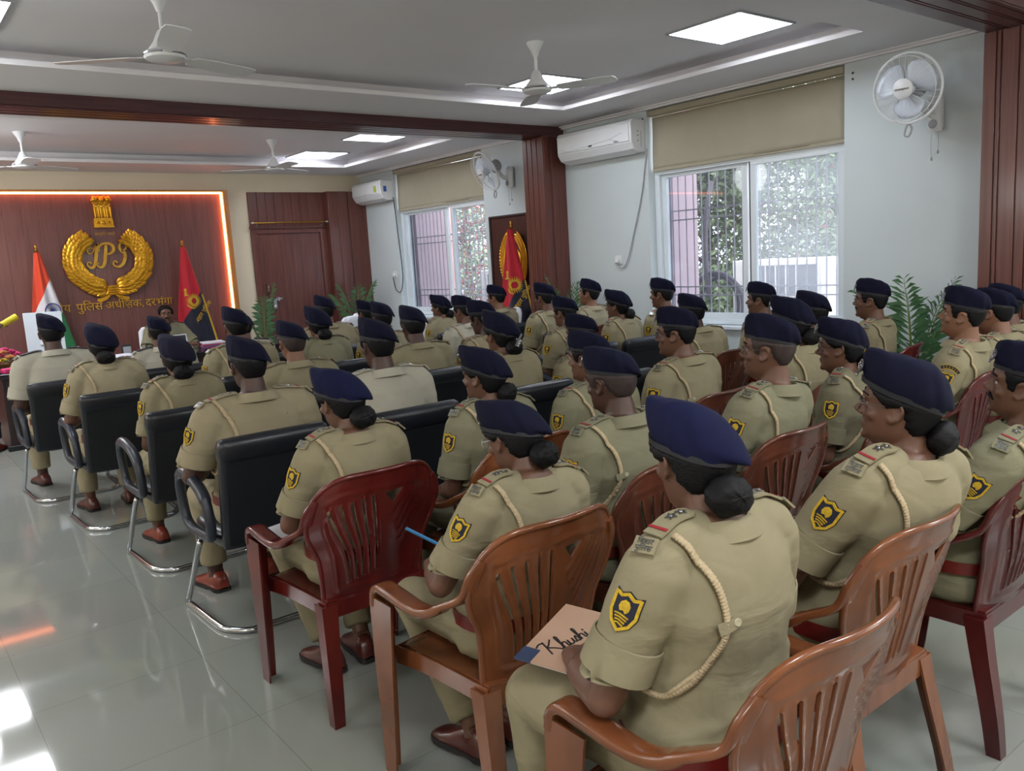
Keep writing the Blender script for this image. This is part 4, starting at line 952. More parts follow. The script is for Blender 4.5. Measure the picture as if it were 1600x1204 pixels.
    b.grid(R); me = b.mesh('collar', KHAKI['k1'], 180); o = link('t', me); q = o.modifiers.new('s', 'SOLIDIFY'); q.thickness = .003; cm = evaluated(o); bpy.data.objects.remove(o); shade(cm, 50)
    S.append(('shirt_collar', 'shirt', cm, 'collar'))
    # ------------- shoulder straps with stars and name plate
    for sx in (-1, 1):
        def top(xx, yy=-.03): 
            h = bvh.ray_cast(Vector((xx, yy, 1.3)), Vector((0, 0, -1))); return h[0] + Vector((0, 0, .006)), h[1]
        xs = np.linspace(.078, sh + .022, 9); P = [top(sx * xx) for xx in xs]
        b = MB(); b.strip([p for p, _ in P], [.030, .042] + [.046] * 7, .005, [n_ for _, n_ in P]); S.append(('shoulder_strap', None, b.mesh('strap', KHAKI['k1'], 40), 'auto'))
        pe, ne = P[-1]; b = MB()
        out = Vector((sx, -.12, -.25)).normalized(); q, qn = near(pe + Vector((sx * .022, -.004, -.016)), .008)
        T = Matrix.Translation(q) @ Matrix(((Vector((0, 0, 1)).cross(qn).normalized().x, 0, qn.x, 0), (Vector((0, 0, 1)).cross(qn).normalized().y, 0, qn.y, 0), (0, 0, qn.z, 0), (0, 0, 0, 1)))
        ex = Vector((0, 0, 1)).cross(qn).normalized(); ey = qn.cross(ex)
        T = Matrix(((ex.x, ey.x, qn.x, q.x), (ex.y, ey.y, qn.y, q.y), (ex.z, ey.z, qn.z, q.z), (0, 0, 0, 1)))
        b.box(-.024, .024, -.017, .017, -.002, .003, M=T); S.append(('name_plate', 'shoulder_strap', b.mesh('plate', KHAKI['k1'], 30), 'auto'))
        b = text_mb('िबहार', .0165, .0008, T @ Matrix.Translation((0, .002, .0042))); text_mb('पुिलस', .0165, .0008, T @ Matrix.Translation((0, -.012, .0042)), b)
        S.append(('plate_lettering', 'shoulder_strap', b.mesh('lettering', SILV, 0), 'auto'))
        p1, p2 = P[6][0] + P[6][1] * .004, P[7][0] + P[7][1] * .004
        b = MB(); b.strip([p1.lerp(p2, .45), p2.lerp(p1, .1)], .046, .002, [P[6][1], P[7][1]]); S.append(('rank_ribbon', 'shoulder_strap', b.mesh('ribbon', RIBR, 30), 'auto'))
        for i in (2, 4):
            b = MB(); T2 = Matrix.Translation(P[i][0] + P[i][1] * .003) @ rot_to(P[i][1]); b.prism([((.013 if k % 2 == 0 else .006) * math.cos(k * PI / 5), (.013 if k % 2 == 0 else .006) * math.sin(k * PI / 5)) for k in range(10)], 0, .003, 0, T2); b.ball((0, 0, .003), (.004, .004, .003), 8, 0, T2)
            S.append(('rank_star', 'shoulder_strap', b.mesh('star', SILV, 30), 'auto'))
    # ------------- braided lanyard from the left shoulder under the arm
    bx = sh - .045
    raw = [(-bx - .035, -.05, shz + .055), (-bx - .018, -.085, shz + .025), (-bx + .004, -.125, shz - .03), (-bx + .012, -.14, shz - .09), (-bx + .002, -.135, shz - .145), (-bx - .02, -.115, shz - .19), (-bx - .02, -.07, shz - .235), (-bx - .01, -.02, shz - .26), (-bx, .05, shz - .25), (-bx + .02, .10, shz - .2), (-bx + .06, .13, shz - .12)]
    pts = [near(p, .007) for p in raw]; P = smoothpath([p for p, _ in pts], 26); P2 = []
    for p in P: l, n_ = near(p, .0065); P2.append(l)
    rr = [.0100 + .0013 * math.sin(i * 2.1) for i in range(len(P2))]
    b = MB(); b.tube(P2, [(r_, r_ * .6) for r_ in rr], 8); S.append(('lanyard', None, b.mesh('lanyard', CORD, 60), 'auto'))
    b = MB()
    for k, off in enumerate((0,)):
        q = [near((-bx - .02 - off, -.095, shz - .2), .012)[0], near((-bx - .03 - off, -.05, shz - .25), .012)[0], Vector((-bx - .03, .0, shz - .30)), Vector((-bx - .035 + off, .02, shz - .36)), Vector((-bx - .03 + off, .05, shz - .40))]
        b.tube(smoothpath(q, 8), .005, 6)
    S.append(('lanyard_tail', 'lanyard', b.mesh('tail', CORD, 60), 'auto'))
    q, qn = near((-bx + .028, -.15, shz - .105), .007); q1, n1 = near((-bx - .012, -.14, shz - .112), .012); b = MB(); b.strip([q1, (q1 + q) / 2 + qn * .004, q, q + (q - q1).normalized() * .012], [.024, .022, .022, .006], .004, qn)
    S.append(('button_tab', 'shirt', b.mesh('tab', KHAKI['k1'], 40), 'auto'))
    b = MB(); b.lathe([(0, 0), (.0075, 0), (.0085, .002), (.007, .0035), (.004, .003), (0, .003)], 14, M=Matrix.Translation(q + qn * .002) @ rot_to(qn)); S.append(('button', 'shirt', b.mesh('button', CORDW, 40), 'auto'))
    # ------------- embroidered shield on the left sleeve
    j = J[-1]; so = Vector((-sh, -.025, shz)); u = j['e'] - j['s']; pc = so + u * .30 + Vector((-.2, -.05, .02)); pc, pn = near(pc, .004); ey = (-u).normalized(); ey = (ey - pn * ey.dot(pn)).normalized(); ex = ey.cross(pn)
    def onto(x, y, off):
        o_ = pc + ex * x + ey * y; h = bvh.ray_cast(o_ + pn * .04, -pn); return tuple((h[0] if h[0] else o_) + pn * off)
    sh2 = [(-.027, .034), (-.014, .030), (0, .038), (.014, .030), (.027, .034), (.027, -.006), (.019, -.026), (0, -.040), (-.019, -.026), (-.027, -.006)]
    def plate(mb, poly, off, k):
        cx = sum(p[0] for p in poly) / len(poly); cy = sum(p[1] for p in poly) / len(poly); R = [[(cx + (x - cx) * s, cy + (y - cy) * s) for x, y in poly] for s in (.02, .35, .7, 1.0)]; n_ = len(poly)
        mb.add([onto(x, y, off) for r in R for x, y in r], [(i * n_ + q, i * n_ + (q + 1) % n_, (i + 1) * n_ + (q + 1) % n_, (i + 1) * n_ + q) for i in range(3) for q in range(n_)], k)
    b = MB(); dense = []
    for i in range(10):
        for t in range(4): a0, a1 = sh2[i], sh2[(i + 1) % 10]; dense.append((a0[0] + (a1[0] - a0[0]) * t / 4, a0[1] + (a1[1] - a0[1]) * t / 4))
    plate(b, [(x * 1.13, y * 1.13) for x, y in dense], .0015, 0); plate(b, dense, .003, 0)
    b.strip([Vector(onto(x * .98, y * .98, .004)) for x, y in dense], .006, .003, tuple(pn), 1, True)
    head_ = [(-.008, .0), (-.012, .008), (-.010, .018), (-.002, .025), (.007, .023), (.012, .015), (.011, .004), (.005, -.003), (.0, .003)]
    plate(b, head_, .0045, 1)
    for k in range(4): b.strip([Vector(onto(-.016 + .002 * k, -.008 - .006 * k, .0045)), Vector(onto(-.004, -.006 - .006 * k, .0045)), Vector(onto(.014 - .002 * k, -.010 - .006 * k, .0045))], .0026, .002, tuple(pn), 1)
    S.append(('sleeve_patch', 'shirt', b.mesh('patch', [PATB, PATY], 0), 'auto'))
    b = MB(); b = MB(); arc = [((.046 if q else .060) * math.sin(t), .012 + (.046 if q else .060) * math.cos(t)) for q in (0, 1) for t in (np.linspace(-.85, .85, 12) if not q else np.linspace(.85, -.85, 12))]
    plate(b, arc, .003, 0) if 0 else None
    for rad, wd, k_, of in ((.053, .017, 0, .002), (.0615, .003, 1, .0035), (.0445, .003, 1, .0035)): b.strip([Vector(onto(rad * math.sin(t), .012 + rad * math.cos(t), of)) for t in np.linspace(-.85, .85, 16)], wd, .002, tuple(pn), k_)
    for i_, ch in enumerate('BRANCH'):
        t = -.62 + .248 * i_; q = Vector(onto(.0495 * math.sin(t), .012 + .0495 * math.cos(t), .0036)); ax = ex * math.cos(t) - ey * math.sin(t); ay = ex * math.sin(t) + ey * math.cos(t)
        text_mb(ch, .0125, .0004, Matrix(((ax.x, ay.x, pn.x, q.x), (ax.y, ay.y, pn.y, q.y), (ax.z, ay.z, pn.z, q.z), (0, 0, 0, 1))), b, 1)
    S.append(('arc_tab', 'shirt', b.mesh('tab', [PATB, PATY], 0), 'auto'))
    # ------------- trousers, belt, shoes
    b = MB()
    b.loft([ring(.432, .0, .155, .10, .0), ring(.45, .0, .172, .118, .008), ring(.50, .0, TR[1][2], TR[1][3], .014), ring(.56, -.004, TR[2][2], TR[2][3], .012), ring(.595, -.006, TR[2][2] - .004, TR[2][3] - .002, .008)])
    for sx in (-1, 1):
        j = J[sx]; b.tube([j['hip'], j['hip'].lerp(j['k'], .35) + Vector((0, 0, .006)), j['hip'].lerp(j['k'], .7), j['k']], [.097, .096, .084, .072], 20); b.ball(j['k'], .072, 16)
        a2 = j['a'] + (j['k'] - j['a']).normalized() * .035
        b.tube([j['k'], j['k'].lerp(a2, .4), a2], [.07, .064, .058], 18)
    tr = fuse(b, .011, 5, .6); c = co(tr); nn = normals(tr); d = np.zeros(len(c)); rs = np.random.RandomState(9)
    for k in range(6):
        dv = rs.normal(size=3); dv /= np.linalg.norm(dv); d += np.clip(np.sin(c @ dv * rs.uniform(45, 80) + 1.8 * np.sin(c @ np.array([9, 12, 7.]) + k)), -.2, 1) ** 2
    c += nn * (d * (.0012 + .0028 * np.exp(-((c[:, 1] - .06) / .08) ** 2)))[:, None]; setco(tr, c); shade(tr, 180); S.append(('trousers', None, tr, 'auto'))
    b = MB(); B = [ring(.575 + .0 * q, -.005, TR[2][2], TR[2][3], .029) for q in (0,)][0]; b.strip([Vector(p) for p in B], .006, .044, (0, 0, 1), closed=True); S.append(('belt', None, b.mesh('belt', BELT, 60), 'auto'))
    b = MB(); b.box(-.03, .03, TR[2][3] + .012, TR[2][3] + .024, .55, .60); S.append(('buckle', 'belt', b.mesh('buckle', BRASS, 40), 'auto'))
    for sx in (-1, 1):
        a = J[sx]['a']; b = MB(); dirx = sx * .12; R = []; RS = []
        for t, hw, top in ((-.075, .018, .045), (-.068, .03, .075), (-.045, .036, .10), (-.0, .037, .105), (.04, .038, .09), (.08, .042, .066), (.12, .046, .052), (.155, .044, .044), (.18, .034, .034), (.192, .018, .026)):
            cx, cy = a.x + dirx * t, a.y + t; z0 = a.z - .10
            R.append([(cx + hw * math.copysign(abs(math.cos(q)) ** .7, math.cos(q)), cy, z0 + .02 + (top - .02) * max(0, math.sin(q)) ** .8 if math.sin(q) > 0 else z0 + .016) for q in (2 * PI * i / 20 for i in range(20))])
            heel = .0 if (t < -.01 or t > .03) else .010
            RS.append([(cx + (hw + .004) * math.copysign(abs(math.cos(q)) ** .6, math.cos(q)), cy, z0 + (.022 if math.sin(q) > 0 else heel)) for q in (2 * PI * i / 20 for i in range(20))])
        b.loft(R, 0); b.loft(RS, 1); S.append(('shoe', None, b.mesh('shoe', [SHOE, SOLE], 50), 'auto'))
    out = []
    for nme, par, me, hw in S:
        c = co(me); me.materials.clear() if nme == 'body' else None
        at = me.attributes.new('rest', 'FLOAT_VECTOR', 'POINT'); at.data.foreach_set('vector', c.astype(np.float32).ravel())
        z = c[:, 2]; wl = sstep(.50, .86, z)
        if hw == 'head': wh = np.ones(len(c)); wl = np.ones(len(c))
        elif hw == 'collar': wh = np.full(len(c), .12)
        elif nme == 'body': wh = sstep(N0.z - .05, N0.z + .04, z) * (1 - sstep(.06, .11, np.abs(c[:, 0])) * (z < N0.z + .02))
        else: wh = np.zeros(len(c))
        out.append((nme, par, me, c, wl, wh))
    return dict(parts=out, N=N0, top=1.07 + .226 + .026 if not W else 1.035 + (.226 + .028) * .955)
PROTO = {}
def person(key, x, y, ztop, label, head=None, rz=0, lean=-4, roll=0, twist=0, hy=0, hp=0, hr=0, wide=1.0, shirt='k1', skin='mid', belt=None, stubble=False, hat=NAVY, shoe=SHOE, cord=CORD, trou=None, group=None,
           lanyard=True, patch=True, glasses=None, tache=False, arc=False, face=True, stars=True, beret=True, strapb=False, legs=True, z0=0, cat='person'):
    if key not in PROTO: PROTO[key] = make_proto(*key)
    P = PROTO[key]; sz = (ztop - .44) / (P['top'] - .44); sz = max(.9, min(1.12, sz)); sx = 1 + (sz - 1) * .6
    L, Rl, Tw = math.radians(lean), math.radians(roll), math.radians(twist); HY, HP, HR = math.radians(hy), math.radians(hp), math.radians(hr); N = np.array(P['N'])
    def deform(c, wl, wh):
        p = c - N                                   # head about the neck: roll, pitch, yaw
        a = HR * wh; X, Z = p[:, 0] * np.cos(a) + p[:, 2] * np.sin(a), -p[:, 0] * np.sin(a) + p[:, 2] * np.cos(a); Y = p[:, 1]
        a = (HP + L * .8) * wh; Y, Z = Y * np.cos(a) - Z * np.sin(a), Y * np.sin(a) + Z * np.cos(a)
        a = HY * wh; X, Y = X * np.cos(a) - Y * np.sin(a), X * np.sin(a) + Y * np.cos(a)
        p = np.stack([X, Y, Z], 1) + N
        p[:, 0] *= 1 + (wide - 1) * (1 - wh) * (1 - .0); p[:, 1] = np.where(wh < .5, p[:, 1] * (1 + (wide - 1) * .8 * np.exp(-((p[:, 2] - .72) / .25) ** 2) * (p[:, 1] < .2)), p[:, 1])
        q = p - np.array([0, -.02, .5])
        a = Tw * wl; X, Y, Z = q[:, 0] * np.cos(a) - q[:, 1] * np.sin(a), q[:, 0] * np.sin(a) + q[:, 1] * np.cos(a), q[:, 2]
        a = L * wl; Y, Z = Y * np.cos(a) + Z * np.sin(a), -Y * np.sin(a) + Z * np.cos(a)        # lean > 0 is forward
        a = Rl * wl; X, Z = X * np.cos(a) + Z * np.sin(a), -X * np.sin(a) + Z * np.cos(a)
        p = np.stack([X, Y, Z], 1) + np.array([0, -.02, .5])
        p[:, 2] = np.where(p[:, 2] > .44, .44 + (p[:, 2] - .44) * sz, p[:, 2]); p[:, :2] *= sx
        return p
    if beret:      # stature and place follow from where the top of the cap is seen
        bb = [q for q in P['parts'] if q[0] == 'beret'][0]
        for _ in range(3):
            c = deform(bb[3], bb[4], bb[5]); sz = max(.86, min(1.16, sz * (ztop - .44) / (c[:, 2].max() - .44))); sx = 1 + (sz - 1) * .6
        c = deform(bb[3], bb[4], bb[5]); m = (c.min(0) + c.max(0)) / 2
        if head: x, y = head[0] - (m[0] * math.cos(rz) - m[1] * math.sin(rz)), head[1] - (m[0] * math.sin(rz) + m[1] * math.cos(rz))
    skip = {'eye', 'eyebrow'} if not face else set()
    if not glasses: skip.add('spectacles')
    if not tache: skip.add('moustache')
    if not lanyard: skip |= {'lanyard', 'lanyard_tail', 'button_tab', 'button'}
    if not patch: skip.add('sleeve_patch')
    if not arc: skip.add('arc_tab')
    if not stars: skip |= {'rank_star', 'rank_ribbon', 'name_plate', 'plate_lettering'}
    if not beret: skip |= {'beret', 'hat_band', 'cap_badge'}
    if shirt == 'y': skip |= {'shoulder_strap'}
    if not legs: skip |= {'trousers', 'shoe', 'belt', 'buckle'}
    K = KHAKI[shirt]; root = None; made = {}
    for nme, par, me, c, wl, wh in P['parts']:
        if nme in skip or (par in skip): continue
        m2 = me.copy(); setco(m2, deform(c, wl, wh))
        if nme == 'body':
            m2.materials.clear(); m2.materials.append(SKIN[skin]); root = link('person', m2, None, (x, y, z0)); root.rotation_euler = (0, 0, rz); tag(root, label, cat, group); continue
        if nme in ('shirt', 'sleeve_hem', 'shirt_collar', 'shoulder_strap', 'name_plate', 'button_tab', 'trousers'):
            k = K if nme != 'trousers' else (KHAKI[trou] if trou else (K if shirt not in 'wy' else KHAKI['k1']))
            if nme == 'shoulder_strap' and strapb: k = STRAPB
            m2.materials.clear(); m2.materials.append(k)
        if nme == 'hair' and stubble: m2.materials[0] = STUB
        if nme == 'beret': m2.materials.clear(); m2.materials.append(hat)
        if nme in ('lanyard', 'lanyard_tail'): m2.materials[0] = cord
        if nme == 'belt' and belt: m2.materials[0] = belt
        if nme == 'shoe': m2.materials[0] = shoe
        if nme == 'spectacles' and glasses: m2.materials[0] = glasses
        o = link(nme, m2, made[par] if par else root); made[nme] = o
    return root
# ------------------------------------------------------------------ the audience: (label, chair label, proto, chair x, y, person dx, dy, top, options, chair kind)
G = 'seated police officers in berets'
MF, MR, MT, WF, WR, WT, MD = ('m', 'lap', 'flat'), ('m', 'rest', 'flat'), ('m', 'lap', 'tuck'), ('w', 'lap', 'flat'), ('w', 'rest', 'flat'), ('w', 'rest', 'tuck'), ('m', 'desk', 'flat')
def seat(label, clabel, key, hx, hy_, top, chair, at=None, rz=0, crz=0, **k):
    """(hx, hy_, top): where the top of the head is; at: the chair's place when it is seen, else it follows its sitter."""
    r = math.radians
    o = person(key, hx, hy_, top, label, head=(hx, hy_), rz=r(rz), group=G, **k)
    cx, cy = at or (o.location.x, o.location.y)
    if chair == 'b': black_chair((cx, cy, 0), r(crz), clabel)
    elif chair: plastic_chair(chair, (cx, cy, 0), r(crz), clabel)
# front row of plastic chairs next to the camera
seat('woman with the brown folder, seated in the tan chair nearest the camera', 'tan plastic armchair of the woman with the brown folder', WR, 1.385, 1.13, 1.28, TAN, at=(1.36, 1.05), lean=0.5, hy=-14, hp=-8, hr=1, roll=2, skin='mid', wide=1.1, hat=NAVYB, twist=-1)
seat('woman in wire spectacles with a low bun, seated beside the folder woman', 'tan plastic armchair of the bun woman in wire spectacles', WR, 2.11, 1.03, 1.315, TAN, at=(2.02, 1.22), lean=-13, hy=30, hp=4, rz=0, glasses=RIMM, skin='mid', wide=1.1, roll=3, twist=-8)
seat('man with dark moustache leaning back and looking up, cut by the picture edge', 'dark red plastic armchair of the moustached man leaning back', MR, 2.74, 0.955, 1.27, DARKM, at=(2.77, 1.2), lean=-17, hp=6, hy=18, tache=True, skin='mid', shirt='k2')
# second row
seat('woman in clear rimmed spectacles looking down, writing with a blue pen', 'tan plastic armchair of the woman writing with a blue pen', WT, 1.48, 1.9, 1.19, TAN, at=(1.41, 1.93), lean=-6, hp=-16, hy=10, glasses=RIMC, skin='mid', shirt='k1', wide=1.05, roll=4)
seat('man with shaved nape and broad back, seated behind the row of black chairs', 'brown plastic armchair of the man with the shaved nape', MT, 2.1, 2.09, 1.27, BROWN, at=(2.12, 2.08), lean=0, hy=10, hp=-3, stubble=True, skin='dark', shirt='k2', wide=1.05)
seat('man in thin spectacles with clipped sides, looking away past the bespectacled woman', 'brown plastic armchair of the man in thin spectacles', MF, 2.8, 1.9, 1.33, BROWN, at=(2.73, 2.02), lean=-10, hy=20, hp=2, stubble=True, glasses=RIMM, skin='mid', rz=6, shirt='k2', roll=4)
seat('woman in dark spectacles and olive shirt with papers on her lap', 'brown plastic armchair of the woman with papers on her lap', WF, 3.4, 1.95, 1.26, BROWN, lean=2, hy=22, rz=8, glasses=RIMD, skin='mid', shirt='k4', hp=1)
seat('clean shaven man in full profile in front of a potted palm', 'dark maroon plastic armchair of the man in front of the palm', MF, 4.38, 1.835, 1.33, DARKM, at=(4.42, 2.02), lean=-13, hy=14, hp=6, skin='light', rz=8, crz=6, roll=-3, arc=True)
seat('man half hidden behind the profile man in front of the palm', 'brown plastic armchair half hidden behind the dark maroon one', MF, 4.95, 1.92, 1.28, BROWN, lean=-2, hy=2, skin='light', face=False)
seat('man at the picture edge nearest the second wooden pillar', 'brown plastic armchair nearest the second wooden pillar', MF, 5.5, 2.075, 1.27, BROWN, lean=-3, hy=-6, skin='mid', face=False)
# third row
seat('woman with low hair bun in the maroon chair, booklet under her arm', 'shiny maroon plastic armchair at the end of its row', WT, 1.36, 2.77, 1.24, MAROON, at=(1.35, 2.8), lean=-4, hp=-8, hy=12, skin='mid', wide=1.0, hat=NAVYB)
seat('woman with silver starred strap, between the maroon chair and the shaved man', 'tan plastic armchair behind the blue pen, ahead of its writer', WF, 2.03, 2.77, 1.25, TAN, lean=1, hy=24, skin='mid', shirt='k2')
seat('man with short hair seen past the shaved man, face turned aside', 'brown plastic armchair just ahead of the shaved man', MF, 2.64, 2.77, 1.25, BROWN, lean=3, hy=22, skin='mid', shirt='k2')
seat('man in dark spectacles with a wide khaki back, beside a brown chair', 'brown plastic armchair behind the wide backed man in dark spectacles', MF, 3.26, 2.77, 1.31, BROWN, lean=0, hy=26, glasses=RIMD, skin='mid', shirt='k1', wide=1.12, rz=8)
seat('person with dark hair behind the man in thin spectacles, near the window', 'brown plastic armchair behind the woman in olive shirt', WF, 3.86, 2.49, 1.32, BROWN, lean=-2, hy=6, skin='dark', face=False)
seat('man with beret seen from behind below the window sash', 'maroon plastic armchair below the window sash', MF, 4.52, 2.77, 1.3, MAROON, lean=-2, hy=-10, skin='dark', face=False)
seat('moustached man in spectacles seated against the bare blue wall', 'maroon plastic armchair against the bare blue wall', MF, 5.21, 2.77, 1.33, MAROON, lean=-4, hy=14, hp=3, rz=10, crz=12, tache=True, glasses=RIMM, skin='mid')
# rows of black chairs
seat('broad man in pale khaki whose elbow rests on a black chair arm', 'black leather chair of the broad man in pale khaki', MR, 1.4, 3.76, 1.32, 'b', at=(1.374, 3.785), lean=-2, hy=4, shirt='k3', skin='dark', wide=1.13, shoe=SHOE2)
seat('man with thick wavy hair in a pale grey shirt, from behind', 'black leather chair of the wavy haired man in pale grey', MF, 2.09, 3.76, 1.34, 'b', lean=2, hy=2, shirt='w', skin='dark', wide=1.05, lanyard=False, patch=False)
seat('woman with a silver clip in her dark hair, from behind', 'black leather chair of the woman with the silver hair clip', WF, 2.89, 3.76, 1.31, 'b', lean=1, hy=4, skin='mid')
seat('officer half hidden just beyond the short haired man turning aside', 'black leather chair hidden beyond the short haired man', MF, 3.42, 3.65, 1.245, 'b', lean=3, hy=20, skin='mid', face=False)
seat('man with rounded shoulders leaning forward below the window corner', 'brown plastic armchair below the window corner', MF, 4.6, 3.76, 1.28, BROWN, lean=6, hy=-4, skin='dark', face=False, wide=1.05)
seat('man with thin moustache in front of the window mullion', 'brown plastic armchair in front of the window mullion', MF, 5.41, 3.76, 1.31, BROWN, lean=-2, hy=18, hp=2, tache=True, skin='mid', rz=8)
seat('woman with hair in a net, elbow on the aisle side black chair', 'black leather chair of the woman with netted hair', WF, 1.39, 4.84, 1.285, 'b', at=(1.36, 4.85), lean=1, hy=-6, skin='mid', hat=NAVYD, shoe=SHOE2)
seat('man with clipped hair and square shoulders in the second black row', 'black leather chair of the square shouldered man', MF, 2.09, 4.84, 1.3, 'b', lean=1, hy=2, stubble=True, skin='light', wide=1.05, lanyard=False)
seat('very dark skinned man with his back turned and head bowed slightly', 'black leather chair behind the bowed head man', MF, 2.97, 4.84, 1.32, 'b', lean=1, hp=-3, hy=-10, skin='dark', lanyard=False)
seat('dark skinned man in profile beside the woman with the hair clip', 'black leather chair of the dark skinned profile man', MF, 3.55, 4.84, 1.31, 'b', lean=2, hy=16, hp=-8, skin='dark', shirt='k3')
seat('young officer with round cheeks wearing a lanyard, near the pillar', 'black leather chair of the round cheeked young officer', MF, 4.37, 4.84, 1.28, 'b', lean=0, hy=10, skin='mid', rz=4)
seat('woman in spectacles with a round bun against the blue wall', 'black leather chair of the woman with the round bun', WF, 4.96, 4.84, 1.29, 'b', lean=1, hy=18, glasses=RIMD, skin='mid', rz=6, shirt='k1')
seat('man beside the window frame wearing his beret level, sharp nosed', 'brown plastic armchair beside the window frame', MF, 5.52, 4.84, 1.35, BROWN, lean=-2, hy=16, skin='mid', rz=6)
seat('woman near the desk whose arm rests on the aisle chair', 'black leather chair second from the desk along the aisle', WR, 1.24, 5.95, 1.335, 'b', at=(1.26, 5.98), lean=1, hy=-8, skin='mid', shirt='k3')
seat('man in khaki with a thick lanyard, in front of a white shirt', 'black leather chair of the thick lanyard man', MF, 2.15, 5.95, 1.37, 'b', lean=1, hy=-2, skin='mid', shirt='k1', face=False)
seat('woman with a dark plait in front of the wooden door', 'black leather chair of the woman before the wooden door', WF, 2.79, 5.95, 1.32, 'b', lean=1, hy=-4, skin='mid', lanyard=False, shirt='k2')
seat('man whose beret overlaps two others beside the white covered chair', 'black leather chair near the white covered chairs', MF, 3.36, 5.95, 1.31, 'b', lean=1, hy=-4, skin='mid', face=False)
seat('man in a pale shirt with beard stubble below the far window', 'black leather chair of the pale shirted man below the far window', MF, 4.17, 5.95, 1.3, 'b', lean=4, hy=18, hp=-6, skin='mid', shirt='w')
seat('man in khaki standing out against the edge of the wooden pillar', 'black leather chair beside the wooden pillar', MF, 5.12, 5.95, 1.35, 'b', lean=-2, hy=8, skin='mid', rz=6)
seat('large man with raised chin in front of the small palm', 'brown plastic armchair of the man with the raised chin', MF, 5.72, 5.95, 1.35, BROWN, lean=-4, hy=22, hp=7, skin='light', rz=8, shirt='k3')
seat('grey haired officer in white nearest the desk, navy strap on his shoulder', 'black leather chair nearest the desk along the aisle', MF, 1.14, 7.1, 1.39, 'b', lean=1, hy=-4, skin='dark', shirt='w', strapb=True, patch=False, lanyard=False, wide=1.1, trou='k3')
seat('officer in white turning toward the seated speaker', 'black leather chair of the white shirted officer facing the speaker', MF, 1.92, 7.1, 1.3, 'b', lean=1, hy=-12, skin='mid', shirt='w', strapb=True, patch=False, lanyard=False, trou='k3')
seat('officer in white hidden behind the thick lanyard man', 'black leather chair of the hidden officer in white', MF, 2.62, 7.1, 1.27, 'b', lean=1, skin='mid', shirt='w', strapb=True, patch=False, lanyard=False, face=False, trou='k3')
seat('man in pale khaki next to the white covered chairs', 'black leather chair beside the white covered chairs', MF, 3.41, 7.1, 1.36, 'b', lean=1, hy=-2, skin='mid', shirt='k3', lanyard=False, face=False)
seat('officer peeking out in profile beside the overlapping berets', 'black leather chair of the officer peeking out', MF, 3.84, 7.1, 1.28, 'b', lean=1, hy=14, skin='mid')
seat('woman in profile with a bun in front of the far window', 'black leather chair of the woman before the far window', WF, 4.69, 7.1, 1.27, 'b', lean=1, hy=24, skin='mid', rz=8, shirt='k3', lanyard=False)
seat('officer in front of the framed gold emblem and the flag', 'black leather chair in front of the framed gold emblem', MF, 5.42, 7.1, 1.32, 'b', lean=-2, hy=20, skin='light', rz=10, shirt='k3', lanyard=False)
for x, y, rz, l in ((4.67, 9.2, .1, 'white cloth covered chair before the wooden door'), (5.12, 9.75, .05, 'white cloth covered chair before the palm in the far corner'),
                    (5.82, 7.72, 1.0, 'white cloth covered chair beside the flag below the framed emblem')): cloth_chair((x, y, 0), rz, l)
# ------------------------------------------------------------------ stage: emblem, lettering, flags, desk
FT = FY - .036
def wall_M(x, z, s=1.0):      # local x right, y up, z out of the front wall
    return Matrix(((s, 0, 0, x), (0, 0, -s, FT), (0, s, 0, z), (0, 0, 0, 1)))
# ---- lion capital emblem
t = thing('lion_emblem', 'gold lion capital emblem on the wooden stage panel', 'emblem', (2.59, FT, 2.28)); L = Matrix.Translation((-2.59, -FT, -2.28)); A = L @ wall_M(2.59, 2.28)
b = MB()
b.prism([(-.10, 0), (.10, 0), (.115, .02), (.11, .085), (.095, .10), (-.095, .10), (-.11, .085), (-.115, .02)], 0, .045, 0, A); b.box(-.12, .12, -.012, .008, 0, .055, 0, A); b.box(-.105, .105, .095, .108, 0, .055, 0, A)
b.lathe([(.024, .04), (.028, .052), (.020, .056), (.017, .05), (0, .052)], 20, 0, A @ Matrix.Translation((0, .05, 0)))
for k in range(8): b.box(-.001, .001, -.02, .02, .05, .056, 0, A @ Matrix.Translation((0, .05, 0)) @ Matrix.Rotation(k * PI / 8, 4, 'Z'))
for sx in (-1, 1): b.ball((sx * .065, .055, .045), (.024, .014, .012), 10, 0, A); b.tube([(sx * .05, .05, .05), (sx * .05, .025, .05)], .005, 6, 0, True, M=A); b.tube([(sx * .08, .05, .05), (sx * .08, .025, .05)], .005, 6, 0, True, M=A)
obj('pedestal', b, GOLD, t, 40)
def lion(cx, yaw, zf):
    b = MB(); R = A @ Matrix.Translation((cx, 0, 0))
    b.tube([(0, .12, .03), (0, .20, .035), (0, .28, .035), (0, .33, .03)], [(.034, .026), (.044, .034), (.046, .034), (.03, .026)], 14, up=(0, 0, 1), M=R)      # chest
    for sx in (-1, 1): b.tube([(sx * .022 + yaw * .01, .24, .062), (sx * .022 + yaw * .01, .16, .066), (sx * .022 + yaw * .01, .115, .066)], [.014, .011, .010], 8, M=R); b.ball((sx * .022 + yaw * .01, .113, .072), (.013, .009, .014), 8, M=R)
    b.ball((yaw * .02, .335, .052), (.036, .038, .034), 14, M=R); b.ball((yaw * .048, .322, .082 if yaw == 0 else .055), (.02, .016, .02), 10, M=R); b.ball((yaw * .03, .345, .075), (.012, .008, .014), 8, M=R)
    for k in range(11): a = k * .57; b.ball((.036 * math.cos(a), .305 + .05 * math.sin(a), .04), (.016, .016, .018), 8, M=R)
    for k in range(9): b.ball((-.03 + .0075 * k * 1, .265 - .02 * math.sin(k * .4), .066), (.009, .026, .008), 8, M=R)
    for sx in (-1, 1): b.ball((sx * .025 + yaw * .01, .368, .045), (.009, .012, .008), 8, M=R)
    return b
